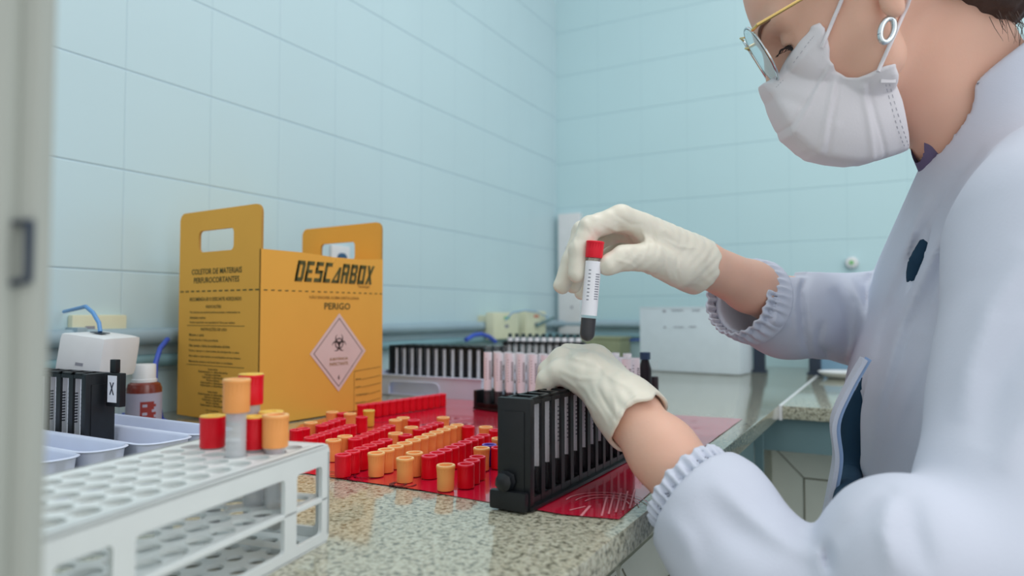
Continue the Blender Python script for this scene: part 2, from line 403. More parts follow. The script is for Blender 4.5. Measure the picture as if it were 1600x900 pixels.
# white carton and shelf legs on the back worktop
a = onz(1018, 579, CZ); 
t = empty('carton', tuple(a), 0, 'large white carton standing on the worktop at the back', 'carton')
A = onz(1000, 578, CZ); B = onz(1163, 586.5, CZ)
xd = (B-A).normalized(); yd = Vector((-xd.y, xd.x, 0)); Mc = Mx((A.x, A.y, CZ+.0003), xd, yd, (0, 0, 1))
W = (B-A).length-.012; H = .193
MB().box((0, 0, 0), (W, .12, H), M_PAPER, M=Mc, bev=.003).build('body', t)
MB().box((-.001, -.0012, H-.002), (W+.001, .121, H+.002), M_PAPER, M=Mc, bev=.001).build('lid', t)
k = MB()
for fx, fz, w, h in ((.25, .93, .03, .03), (.26, .68, .022, .02), (.34, .95, .12, .012), (.55, .95, .08, .012), (.36, .69, .10, .01), (.52, .7, .07, .01), (.7, .93, .1, .012)):
    k.box((fx*W, -.0018, fz*H), ((fx+w)*W, -.0012, (fz+h)*H), M_INKL, M=Mc)
k.build('printed_mark', t)
for (u, w, lb) in ((1187, 17, 'dark steel shelf leg on the worktop just right of the white carton'), (1274, 17, 'dark steel shelf leg on the return worktop, right of the other one')):
    b = onz(u, 582 if u < 1200 else 586, CZ); d = (b-CP).dot(FWD); ww = w/F*d/2
    t = empty('shelf_leg', tuple(b), 0, lb, 'shelf leg', 'shelf legs on the back worktop')
    Mk = Matrix.Translation(Vector((b.x, b.y, CZ+.0003)))
    MB().box((-ww, -.012, 0), (ww, .012, .23), M_STEEL, M=Mk, bev=.002).build('post', t)
    MB().box((-ww*1.35, -.018, 0), (ww*1.35, .018, .008), M_STEEL, M=Mk, bev=.002).build('foot', t)
M_BLP = mat('pale_blue_plastic', (134, 172, 200), .45)
b = onz(1318, 584, CZ)
t = empty('storage_bin', tuple(b), 0, 'pale blue plastic bin on the return worktop behind the coat', 'bin')
Mk = Matrix.Translation(Vector((b.x, b.y+.02, CZ+.0003)))
MB().box((-.062, 0, 0), (.12, .12, .10), M_BLP, M=Mk, bev=.008).build('body', t)
MB().box((-.066, -.004, .1), (.124, .124, .112), M_BLP, M=Mk, bev=.004).build('rim', t)
b = onz(1318, 591, CZ)
t = empty('dish', (b.x, b.y, CZ), 0, 'small white dish on the worktop in front of the blue bin', 'dish')
MB().lathe([(0, .0005), (.04, .0005), (.062, .015), (.064, .018), (.058, .017), (.038, .004), (0, .004)], M_OFFW, 28).build('bowl', t).location = (b.x*0, 0, 0)
for c in kids(t): c.matrix_parent_inverse = Matrix.Identity(4)
# low green-brown box behind the racks
A = onwall_back(935, 531, .05); B = onwall_back(998, 548, .05)
M_OLV = mat('olive_card', (150, 158, 128), .8, vary=.15, scale=40)
t = empty('storage_box', ((A.x+B.x)/2, WY-.14, CZ), 0, 'low olive storage box by the back wall, left of the carton', 'box')
MB().box((A.x-.02, WY-.16, CZ+.0003), (B.x-.03, WY-.05, CZ+.085), M_OLV, bev=.003).build('body', t)
MB().box((A.x-.022, WY-.162, CZ+.085), (B.x-.028, WY-.048, CZ+.094), M_OLV, bev=.002).build('lid', t)

# ------------------------------------------------------------------ left end: junction box, socket, cables, bottle, trays
a, b = onwall_left(112, 492, .012), onwall_left(192, 545, .012)
t = empty('wall_socket', (WX, a.y, b.z), 0, 'beige wall socket plate behind the white junction box, left of the yellow box', 'socket')
MB().box((WX+.0002, a.y, b.z), (WX+.014, b.y+.005, a.z), M_BEIGE, bev=.004).build('cover', t)
MB().box((WX+.0141, a.y+.02, a.z-.03), (WX+.0146, a.y+.035, a.z-.018), M_INKL).build('outlet', t)
c0 = at(150, 546, .93)
t = empty('junction_box', tuple(c0), 0, 'white plastic adapter box with a light blue cable entering its top', 'junction box')
Mj = Mx(c0, RIGHT*.97+FWD*.15+UP*-.22, FWD*.9+UP*.12-RIGHT*.1)
Mj = Matrix.Translation(c0) @ (RIGHT.to_track_quat('X', 'Z').to_matrix().to_4x4()) @ Matrix.Rotation(math.radians(8), 4, 'Y')
MB().box((-.033, -.03, -.036), (.027, .06, .020), M_OFFW, M=Mj, bev=.009).build('body', t)
MB().box((-.012, .0, .0215), (.004, .02, .0225), M_STEEL, M=Mj).build('cable_entry', t)
MB().box((-.006, -.0306, -.02), (.004, -.0300, -.016), M_INKL, M=Mj).build('printed_mark', t)
e = Mj @ Vector((-.004, .01, .023))
tag(MB().tube([e, e+UP*.012-RIGHT*.004+FWD*.004, e+UP*.026-RIGHT*.016+FWD*.01, e+UP*.034-RIGHT*.032+FWD*.02, onwall_left(100, 487, .01)], .0028, M_BLUEL, 8).build('cable'),
    'light blue cable curving from the white adapter box to the wall', 'cable')
pts = [at(262, 530, 1.18), at(250, 545, 1.15), at(243, 568, 1.13), at(242, 590, 1.12), at(246, 625, 1.10), onz(252, 655, CZ+.0045), onz(264, 662, CZ+.0045)]
tag(MB().tube(pts, .0042, M_BLUE, 8).build('cable'), 'royal blue cable hanging down behind the amber bottle to the worktop', 'cable')
pts = [onz(172, 632, CZ+.0045), onz(185, 642, CZ+.0045), onz(196, 651, CZ+.0045), onz(203, 658, CZ+.0045)]
tag(MB().tube(pts, .0036, M_BLUE, 8).build('cable'), 'short blue cable end between the black rack and the amber bottle', 'cable')
# amber bottle
b = onz(224, 671, CZ)
t = empty('medicine_bottle', (b.x, b.y, CZ), 0, 'small amber bottle with a ribbed white cap beside the yellow box', 'bottle')
z = .0004
I = Matrix.Identity(4)
o1 = MB().lathe([(0, z), (.022, z), (.0245, .004), (.0245, .062), (.022, .069), (.014, .074), (.013, .078), (0, .078)], M_BROWN, 32).build('bottle_body', t)
o2 = MB().lathe([(.0135, .0705), (.0175, .071), (.0175, .076), (.0158, .0765), (.0155, .097), (.0145, .0985), (0, .0988)], M_OFFW, 40, ribs=1, rib=.02).build('cap', t)
lb = MB(); n = 48
for i in range(n):
    a0, a1 = 2*math.pi*i/n, 2*math.pi*(i+1)/n
    for j in range(12):
        z0, z1 = .008+j*.0040, .008+(j+1)*.004
        fx = (i/n*2*math.pi - (-.9)) % (2*math.pi)
        red = j < 9 and (fx < .75+.3*((j*7) % 5)/5) and not (j % 3 == 1 and .5 > fx > .2)
        r = .0247
        lb.add([(r*math.cos(a0), r*math.sin(a0), z0), (r*math.cos(a1), r*math.sin(a1), z0), (r*math.cos(a1), r*math.sin(a1), z1), (r*math.cos(a0), r*math.sin(a0), z1)], [(0, 1, 2, 3)], M_BLABR if red else M_BLAB)
o3 = lb.build('bottle_label', t)
for o in (o1, o2, o3): o.matrix_parent_inverse = I
# trays
def tray(lo, hi, name_loc, label, h=.042, wall=.0025):
    x0, y0 = lo; x1, y1 = hi; r = min(.02, (y1-y0)*.42)
    b = MB(); cx, cy = (x0+x1)/2, (y0+y1)/2
    loops = []
    def ring(g, zz): loops.append([(p[0], p[1], zz) for p in rrect(x0+g, y0+g, x1-g, y1-g, max(.004, r-g*.7), 6)])
    ring(.006, .0004); ring(.0015, h-.002); ring(-.0015, h); ring(.001, h+.001); ring(.0035, h-.001); ring(.008, .004)
    vs = [p for l in loops for p in l]; L = len(loops[0]); fs = []
    for k in range(5):
        for i in range(L): fs.append((k*L+i, k*L+(i+1) % L, (k+1)*L+(i+1) % L, (k+1)*L+i))
    fs.append(tuple(range(L))); fs.append(tuple(5*L+i for i in range(L)))
    vs = [(x-cx, y-cy, zz) for x, y, zz in vs]
    b.add(vs, fs, M_TRAY)
    o = b.build('organizer_tray', smooth=50); o.location = (cx, cy, CZ)
    return tag(o, label, 'tray', 'white trays under the left black rack')
tray((-1.03, .498), (-.665, .552), 0, 'white narrow tray, farthest of the row of trays behind the white tube rack')
tray((-1.12, .435), (-.66, .4945), 0, 'white narrow tray holding the black rack with the X tag')
tray((-1.03, .383), (-.672, .4315), 0, 'white narrow tray just in front of the black rack with the X tag')
tray((-1.0, .335), (-.665, .3795), 0, 'white narrow tray, second nearest of the row beside the painted frame')
tray((-1.0, .285), (-.66, .3315), 0, 'white narrow tray, nearest of the row beside the painted frame')

# ------------------------------------------------------------------ sharps box
BB = Vector((-.861, .751, CZ+.0016)); th = math.radians(-4.5)
exd = Vector((-math.cos(th), -math.sin(th), 0)); eyd = Vector((-math.sin(th), math.cos(th), 0))
BW, BL, BH, BT = .222, .268, .2745, .346
bx = empty('sharps_box', tuple(BB), 0, 'yellow cardboard sharps collector box with two handles and a biohazard label', 'box')
Zu = Vector((0, 0, 1))
Mb = Mx(BB, exd, eyd, Zu)
MB().box((0.0005, 0.0045, 0), (BW-.0005, BL-.0045, BH-.003), M_CARD, M=Mb, bev=.0015).build('body', bx)
hole = rrect(.070, BH+.002, .166, BH+.038, .008, 4); hole = hole[::-1]
Mn = Mx(BB, exd, Zu, eyd)                       # near end wall with its handle
MB().prism(rrect(0, 0, BW, BT, .014, 5, (0, 1, 1, 0)), [hole], Mn, .0042, M_CARD, M_CARDD).build('handle_flap', bx)
Mfar = Mx(BB+eyd*(BL-.0042), exd, Zu, eyd)
MB().prism(rrect(0, 0, BW, BT, .014, 5, (0, 1, 1, 0)), [hole], Mfar, .0042, M_CARD, M_CARDD).build('handle_flap', bx)
Mfr = Mx(BB, eyd, Zu, exd)                      # long front wall faces +x
fp = [(0, 0), (BL, 0), (BL, BH+.001), (BL*.80, BH-.0025), (BL*.62, BH-.0045), (BL*.575, BH-.006), (BL*.545, BH-.016), (BL*.535, BH-.003), (BL*.3, BH), (0, BH)]
MB().prism(fp, [], Mx(BB-exd*.0004, eyd, Zu, exd), .0042, M_CARD, M_CARDD).build('front_panel', bx)
# near (narrow) face printing; its frame reads left to right for the viewer
Ms = Mx(BB+exd*BW-eyd*.0003, -exd, Zu, -eyd)
def V(v): return BH*(1-(v-400)/252.0)            # height from the photo's row on this face
pr = MB(); tx = lambda s, x, y, w, h, m=M_PRN: text_mesh(pr, s, Ms, x*BW, y, w*BW, h, m)
def dash(x, y, w, h=.0022, m=M_PRN): pr.add([Ms @ Vector(p) for p in ((x*BW, y, .0002), ((x+w)*BW, y, .0002), ((x+w)*BW, y+h, .0002), (x*BW, y+h, .0002))], [(0, 1, 2, 3)], m)
tx('COLETOR DE MATERIAIS', .17, .2390, .62, .0095); tx('PERFUROCORTANTES', .20, .2245, .56, .0095)
for i in range(14): dash(.02+i*.071, .2098, .044)
tx('RECOMENDA-SE O DESCARTE ADEQUADO', .15, .1935, .64, .0070); tx('INDICAÇÕES', .36, .1815, .19, .0070)
rows = [(.1730, .62, 'Para descarte de materiais perfurocortantes, contaminados ou'), (.1645, .20, 'infectantes e outros'), (.1560, .56, 'Produto descartável, com capacidade de 7 litros para resíduos')]
for y, w, s in rows: tx(s, .155, y, w, .0045)
dash(.12, .1530, .71, .0009)
tx('INSTRUÇÕES DE USO', .30, .1440, .32, .0068)
for y, w, s in ((.1355, .19, 'Monte a caixa'), (.1265, .37, 'Preencha até a linha pontilhada'), (.1175, .51, 'Não exceda o limite de enchimento da linha'), (.1085, .62, 'Feche a tampa e o lacre antes de transportar a caixa'), (.0995, .64, 'Não utilize a caixa aberta ou com líquidos em seu interior'), (.0905, .55, 'Mantenha sempre em local seco e ventilado')):
    tx(s, .15, y, w, .0045)
dash(.12, .0870, .71, .0009)
for k0, ys in enumerate(((.0800, .0755, .0710, .0665, .0620, .0575, .0530), (.0430, .0385, .0340, .0295, .0250, .0205))):
    for j, y in enumerate(ys):
        w = (.12, .36, .2, .26, .16, .3, .3)[j]; tx('Fabricado e distribuído', .46-w/2, y, w, .0034)
for y, w in ((.0120, .16), (.0070, .14), (.0025, .24)): tx('Uso hospitalar', .46-w/2, y, w, .0034)
pr.build('end_printing', bx)
# long face printing
Ml = Mx(BB-exd*.0008, eyd, Zu, -exd)
pr = MB()
def quad(m, pts, lift=.0002): pr.add([Ml @ Vector((x*BL, y, lift)) for x, y in pts], [tuple(range(len(pts)))], m)
for i in range(20): quad(M_PRN, [(.02+i*.05, .2096), (.045+i*.05, .2096), (.045+i*.05, .2112), (.02+i*.05, .2112)])
# block lettering DESCARBOX drawn with bars, slanted
L5 = {'D': ['111.', '1..1', '1..1', '1..1', '111.'], 'E': ['1111', '1...', '111.', '1...', '1111'], 'S': ['1111', '1...', '1111', '...1', '1111'], 'C': ['1111', '1...', '1...', '1...', '1111'],
      'A': ['..11', '..11', '.1.1', '1..1', '1111'], 'R': ['1111', '1..1', '1111', '1.1.', '1..1'], 'B': ['111.', '1..1', '1111', '1..1', '1111'], 'O': ['1111', '1..1', '1..1', '1..1', '1111']}
def stroke_letter(ch, x, y, w, h, s=.62, lw=.34):
    def P(a, b): return ((x+a*w+b*h*.22/BL*1.0)/1.0, y+b*h)
    def bar(pts): quad(M_PRN, [P(*p) for p in pts], .0003)
    q = lw; t_ = .19
    if ch in 'DEBOCRS': 
        if ch != 'S': bar([(0, 0), (q, 0), (q, 1), (0, 1)])
    if ch in 'DO': bar([(1-q, 0.06 if ch == 'D' else 0), (1, 0.12 if ch == 'D' else 0), (1, .88 if ch == 'D' else 1), (1-q, .94 if ch == 'D' else 1)])
    if ch in 'DOECSB': bar([(0, 0), (.92, 0), (.92, t_), (0, t_)]); 
    if ch in 'DOECSBR': bar([(0, 1-t_), (.92, 1-t_), (.92, 1), (0, 1)])
    if ch in 'EB': bar([(0, .42), (.8, .42), (.8, .58), (0, .58)])
    if ch == 'B': bar([(1-q, .06), (1, .12), (1, .42), (.85, .5), (1-q, .5)]); bar([(1-q, .5), (.85, .5), (1, .6), (1, .88), (1-q, .95)])
    if ch == 'S': bar([(0, .42), (q, .5), (q, 1), (0, 1)]); bar([(0, .42), (1, .42), (1, .58), (0, .58)]); bar([(1-q, 0), (1, 0), (1, .58), (1-q, .58)])
    if ch == 'R': bar([(1-q, .45), (1, .5), (1, .9), (1-q, .95)]); bar([(0, .42), (1, .42), (1, .58), (0, .58)]); bar([(1-q-.05, 0), (1, 0), (.95, .45), (1-q-.1, .45)])
    if ch == 'A': bar([(1-q, 0), (1, 0), (1, .8), (1-q, .8)]); bar([(-.12, 0), (.1, 0), (1, .8), (.72, .8)]); bar([(0, 0), (1, 0), (1, .15), (.1, .15)])
    if ch == 'X': bar([(0, 0), (q, 0), (1.05, 1), (1.05-q, 1)]); bar([(1-q, 0), (1, 0), (q, 1), (0, 1)])
nx = .238; wds = [.065]*9
for ch in 'DESCARBOX':
    stroke_letter(ch, nx, .2265, .062, .0345); nx += .0735
text_mesh(pr, 'Tecnologia', Ml, .76*BL, .2190, .11*BL, .0060, M_PRNL)
text_mesh(pr, 'NÃO ENCHER ACIMA DESTA LINHA', Ml, .355*BL, .1985, .42*BL, .0058, M_PRNL)
text_mesh(pr, 'PERIGO', Ml, .475*BL, .1805, .22*BL, .0115, M_PRN)
x0, x1 = .735, .985
quad(M_PRNL, [(x0, 0.0), (x0+.003, 0.0), (x0+.003, .071), (x0, .071)])
for j, (y, s, w) in enumerate(((.070, '', 0), (.054, 'SETOR', .05), (.040, 'DATA', .05), (.026, 'VOLUME RECEBIDO', .12), (.012, 'RESPONSÁVEL', .10))):
    quad(M_PRNL, [(x0 if not s else x0+.02+w, y), (x1, y+.004), (x1, y+.005), (x0 if not s else x0+.02+w, y+.001)])
    if s: text_mesh(pr, s, Ml, (x0+.015)*BL, y, w*BL, .0032, M_PRN)
pr.build('front_printing', bx)
# hazard diamond with its symbol
hz = MB(); HX, HY = .600*BL, .106
HWd, HHd = .0640, .0680
def dia(sc, z, m, inner=None):
    o = [(0, -HHd*sc), (HWd*sc, 0), (0, HHd*sc), (-HWd*sc, 0)]
    M = Ml @ Matrix.Translation((HX, HY, z))
    if inner is None: hz.add([M @ Vector((p[0], p[1], 0)) for p in o], [(0, 1, 2, 3)], m)
    else:
        ii = [(p[0]/sc*inner, p[1]/sc*inner) for p in o]
        hz.add([M @ Vector((p[0], p[1], 0)) for p in o+ii], [(k, (k+1) % 4, 4+(k+1) % 4, 4+k) for k in range(4)], m)
dia(1.0, .0003, M_HAZ); dia(.88, .0005, M_HAZK, .855)
text_mesh(hz, 'SUBSTÂNCIA', Ml, HX-.021, HY-.0135, .042, .0055, M_PRNL, .0006)
text_mesh(hz, 'INFECTANTE', Ml, HX-.021, HY-.0225, .042, .0055, M_PRNL, .0006)
text_mesh(hz, '6', Ml, HX-.0022, HY-.047, .0044, .0080, M_HAZK, .0006)
hl = hz.build('hazard_label', bx)
sy = MB()
def arc(cx, cy, r0, r1, a0, a1, off=(0, 0), n=22):
    vs = []; fs = []
    for i in range(n+1):
        a = math.radians(a0+(a1-a0)*i/n)
        vs.append(Ml @ Vector((HX+cx+r0*math.cos(a), HY+.0155+cy+r0*math.sin(a), .0007)))
        vs.append(Ml @ Vector((HX+cx+off[0]+r1*math.cos(a), HY+.0155+cy+off[1]+r1*math.sin(a), .0007)))
    for i in range(n): fs.append((2*i, 2*i+1, 2*i+3, 2*i+2))
    sy.add(vs, fs, M_HAZK)
S = .0062
for k in range(3):
    a = 90+120*k; ca, sa = math.cos(math.radians(a)), math.sin(math.radians(a))
    cx, cy = ca*S*1.35, sa*S*1.35
    # open horned ring, thick at its foot and thin at the tips
    arc(cx, cy, S*1.45, S*1.12, a+40, a+320, (ca*S*.28, sa*S*.28), 30)
arc(0, 0, S*1.55, S*1.22, 0, 360, n=36)
arc(0, 0, S*.42, S*.0, 0, 360, n=18)
sy.build('biohazard_symbol', hl)

# ------------------------------------------------------------------ red sheet on the worktop
px = [(443, 742), (480, 741), (525, 748), (660, 768), (790, 790), (880, 806), (967, 813), (1010, 776), (1080, 714), (1160, 655), (1060, 650), (1000, 646), (900, 640), (790, 632), (700, 622), (640, 628), (560, 640), (470, 664), (430, 690), (425, 720)]
P = [onz(u, v, CZ) for u, v in px]
P = [Vector((min(p.x, EX-.001), p.y, p.z)) for p in P]
M_SHEET = mat('red_glossy_film', (206, 22, 58), 0.22, 0.6, vary=.1, scale=6, bump=.75, bscale=16, coat=1.0)
sh = MB()
bm = bmesh.new(); vsx = [bm.verts.new((p.x, p.y, 0)) for p in P]; fc = bm.faces.new(vsx)
bmesh.ops.triangulate(bm, faces=[fc])
for _ in range(4): bmesh.ops.subdivide_edges(bm, edges=[e for e in bm.edges if e.calc_length() > .03], cuts=1, use_grid_fill=False); bmesh.ops.triangulate(bm, faces=bm.faces[:])
for q in bm.verts:
    h = .0004+.0004*(math.sin(q.co.x*41+q.co.y*23)+math.sin(q.co.y*57-q.co.x*31))*.5+.0003
    q.co.z = CZ+.0003+h
bm.verts.index_update(); bmesh.ops.recalc_face_normals(bm, faces=bm.faces[:])
sh.add([q.co.copy() for q in bm.verts], [[q.index for q in f.verts] for f in bm.faces], M_SHEET); bm.free()
SHEET = sh.build('biohazard_bag')
tag(SHEET, 'glossy red plastic biohazard bag spread flat on the granite worktop', 'bag')
SZ = CZ+.0016
pm = MB(); M_SK = mat('bag_print', (84, 14, 40), .3)
def ringmark(u, v, r, m, a0=0, a1=360, w=.0012):
    c = onz(u, v, SZ+.0002); n = 28; vs = []; fs = []
    for i in range(n+1):
        a = math.radians(a0+(a1-a0)*i/n)
        for rr in (r-w, r+w): vs.append((c.x+rr*math.cos(a), c.y+rr*math.sin(a), SZ+.0002))
    for i in range(n): fs.append((2*i, 2*i+1, 2*i+3, 2*i+2))
    pm.add(vs, fs, m)
def stripe(u0, v0, u1, v1, m, w=.0012):
    a, b = onz(u0, v0, SZ+.0002), onz(u1, v1, SZ+.0002); d = (b-a).normalized(); n = Vector((-d.y, d.x, 0))*w
    pm.add([a-n, b-n, b+n, a+n], [(0, 1, 2, 3)], m)
ringmark(518, 740, .010, M_SK); ringmark(575, 742, .014, M_SK, 200, 380); ringmark(562, 746, .012, M_SK, 160, 330)
ringmark(632, 756, .012, M_SK, 180, 380); ringmark(622, 756, .008, M_SK)
ringmark(600, 655, .03, M_SK, 250, 330)
M_PK = mat('bag_print_pale', (226, 150, 160), .3)
for r in (.020, .029, .038): ringmark(948, 786, r, M_PK, 20, 190, .0007)
for k in range(5): stripe(940+k*11, 806-k*3, 948+k*11, 776-k*3, M_PK, .0008)
stripe(908, 806, 922, 790, M_PK, .0012); stripe(890, 797, 915, 791, M_PK, .0009)
pm.build('printed_mark', SHEET, smooth=0)

# ------------------------------------------------------------------ loose tube caps
def make_cap(m, rim, r=.0087, h=.0235, taper=.92, deep=.012, solid=False):
    b = MB()
    rb = r*taper
    b.lathe([(0, 0), (rb*.96, 0), (rb, .0008), (rb*1.005, h*.5), (r*.985, h*.86)], m, 40, ribs=1, rib=.012)
    b.lathe([(r*.985, h*.86), (r*1.02, h*.89), (r*1.02, h*.965)], m, 40)
    if solid: b.lathe([(r*1.02, h*.965), (r*.96, h), (r*.45, h), (r*.4, h-.001), (0, h-.001)], rim, 40)
    else:
        b.lathe([(r*1.02, h*.965), (r*.97, h), (r*.76, h), (r*.72, h-.0008)], rim, 40)
        b.lathe([(r*.72, h-.0008), (r*.66, h-deep), (0, h-deep)], m, 40)
    return b
caps = {}
PROTO = {'orange': (M_ORG, M_LIP, .0092, .0245, .90), 'red': (M_RED, M_REDR, .0086, .0232, .985), 'yellow': (M_YEL, mat('yellow_rim', (240, 214, 120), .4), .0088, .0245, .9), 'purple': (M_PUR, mat('purple_rim', (120, 90, 200), .3), .0085, .0235, .95)}
def place_cap(kind, p, label, group):
    if kind not in caps:
        m, rim, r, h, tp = PROTO[kind]
        o = make_cap(m, rim, r, h, tp)  .build('stopper'); caps[kind] = o
    else:
        o = caps[kind].copy(); COL.objects.link(o)
    o.location = (p.x, p.y, SZ+.0003); o.rotation_euler = (0, 0, random.random()*6)
    return tag(o, label, 'tube cap', group)
ordn = ['nearest', 'second', 'third', 'fourth', 'fifth', 'sixth', 'seventh', 'eighth', 'ninth', 'tenth', 'eleventh', 'twelfth', 'thirteenth']
def row(kind, a, b, n, desc, group, zt=.0235):
    A = onz(a[0], a[1], SZ+zt); B = onz(b[0], b[1], SZ+zt)
    for i in range(n):
        p = A.lerp(B, i/(n-1))
        w = 'nearest' if i == 0 else ('farthest' if i == n-1 else ordn[i]+' from near end')
        place_cap(kind, p, '%s cap, %s of the %s' % (kind, w, desc), group)
row('orange', (588, 707.5), (714, 663.5), 11, 'long diagonal orange row', 'orange caps in the long row', .0245)
row('red', (671, 713), (755, 680.5), 9, 'red row right of the orange row', 'red caps right of the orange row', .0225)
row('red', (536, 711), (602, 688), 6, 'front left red row', 'red caps in the front left row', .0225)
row('red', (555, 686), (608, 666), 7, 'middle left red row', 'red caps in the middle left row', .0225)
row('red', (486, 684), (547, 665), 7, 'red row behind the white rack corner', 'red caps behind the white rack corner', .0225)
row('red', (566, 633), (690, 616), 13, 'far red row by the yellow box', 'red caps in the far row', .0225)
row('red', (655, 671), (684, 661.5), 4, 'short red row left of the orange row', 'red caps in the short row', .0225)
row('red', (728, 726), (746, 714.5), 3, 'front right red cluster', 'red caps in the front right cluster', .0225)
row('red', (503, 665), (531, 655), 4, 'short red row by the box', 'red caps near the box corner', .0225)
row('red', (463, 672), (474, 670), 2, 'leftmost red pair on the bag behind the white rack', 'red caps leftmost on the bag', .0225)
for kind, u, v, lb in (
    ('orange', 485.5, 661, 'orange tube cap alone near the box, leftmost of the far orange caps'),
    ('orange', 519, 644.5, 'orange tube cap standing closest to the yellow box front'),
    ('orange', 547, 647, 'orange tube cap left of the tall red cap and the yellow cap'),
    ('red', 536, 645, 'red tube cap between two orange caps close to the yellow box'),
    ('red', 565, 651, 'red tube cap directly left of the single yellow cap'),
    ('yellow', 576.5, 642, 'single yellow tube cap near the far red row'),
    ('orange', 618, 657, 'orange tube cap, left of the touching orange pair at the middle'),
    ('orange', 630, 653.5, 'orange tube cap, right of the touching orange pair at the middle'),
    ('red', 646.5, 656, 'red tube cap right of the touching orange pair'),
    ('orange', 642.5, 668.5, 'orange tube cap standing before the touching orange pair'),
    ('orange', 618, 678, 'orange tube cap at the far end of the front left red row'),
    ('red', 633, 679, 'red tube cap tucked right of an orange cap beside the long orange row'),
    ('orange', 692.5, 653, 'orange tube cap farthest back behind the long orange row'),
    ('red', 731.5, 665.5, 'red tube cap just right of the far end of the orange row'),
    ('orange', 759, 668, 'orange tube cap at the far end of the right red row'),
    ('red', 774.5, 671.5, 'red tube cap right of the orange cap near the black rack top'),
    ('orange', 780, 686, 'orange tube cap partly behind the near end of the black rack'),
    ('orange', 752.5, 701, 'orange tube cap in front of the single purple cap'),
    ('purple', 764.5, 694.5, 'single purple tube cap on the red bag'),
    ('red', 779, 698.5, 'red tube cap between the purple cap and the black rack'),
    ('orange', 696.5, 728, 'orange tube cap nearest the camera, alone at the front'),
    ('orange', 633, 717, 'orange tube cap at the front with its open hollow showing'),
    ('orange', 647.5, 708.5, 'orange tube cap right behind the open hollow one'),
    ('orange', 521, 688.5, 'orange tube cap touching the white rack corner'),
    ('orange', 539, 682.5, 'orange tube cap behind the white rack corner, right of its twin')):
    place_cap(kind, onz(u, v, SZ+.0235), lb, 'single caps scattered on the red bag')

# ------------------------------------------------------------------ tubes
def label_wrap(b, r, z0, z1, seg=24, seed=0, cent=0.0, ink=M_INK, half=False):
    # paper label round a tube; small printed bars sit in its own mesh
    nz = 44; rnd = random.Random(seed)
    for i in range(seg):
        a0 = cent+2*math.pi*i/seg; a1 = a0+2*math.pi/seg
        da = ((i+.5)/seg*2*math.pi); 
        if da > math.pi: da -= 2*math.pi
        for j in range(nz):
            za, zb = z0+(z1-z0)*j/nz, z0+(z1-z0)*(j+1)/nz
            t = (j+.5)/nz
            m = M_WHT
            if 0.25 < da < .85 and .30 < t < .78 and j % 2: m = ink
            elif -.75 < da < -.35 and .25 < t < .85 and j % 3 == 0: m = M_INKL
            b.add([(r*math.cos(a0), r*math.sin(a0), za), (r*math.cos(a1), r*math.sin(a1), za), (r*math.cos(a1), r*math.sin(a1), zb), (r*math.cos(a0), r*math.sin(a0), zb)], [(0, 1, 2, 3)], m)
FACE_CAM = math.atan2(-math.cos(YAW), math.sin(YAW))     # the side of an upright tube that faces the viewer
def make_tube(r=.0078, h=.098, liquid=.036, lab=(.026, .088), cap=None, seed=0, cent=FACE_CAM, ink=M_INK, empty_t=False, capr=.0088):
    t = empty('test_tube')
    b = MB(); pr = [(r*math.sin(a), r-r*math.cos(a)) for a in [math.pi/2*i/6 for i in range(7)]]
    b.lathe(pr+[(r, h-.001), (r*1.0, h), (r*.86, h), (r*.84, h-.002)], M_CLEAR, 20).build('glass', t)
    if not empty_t:
        k = .93
        MB().lathe([(x*k, z+(1-k)*r) for x, z in pr]+[(r*k, liquid), (0, liquid)], M_BLOOD, 20).build('blood_sample', t)
    if lab:
        lb = MB(); label_wrap(lb, r*1.012, lab[0], lab[1], 20, seed, cent, ink); lb.build('tube_label', t, smooth=20)
    if cap:
        m, rim, sol = cap; c = make_cap(m, rim, capr, .0185, .98, .012, sol).build('cap', t); c.location = (0, 0, h-.010)
    return t

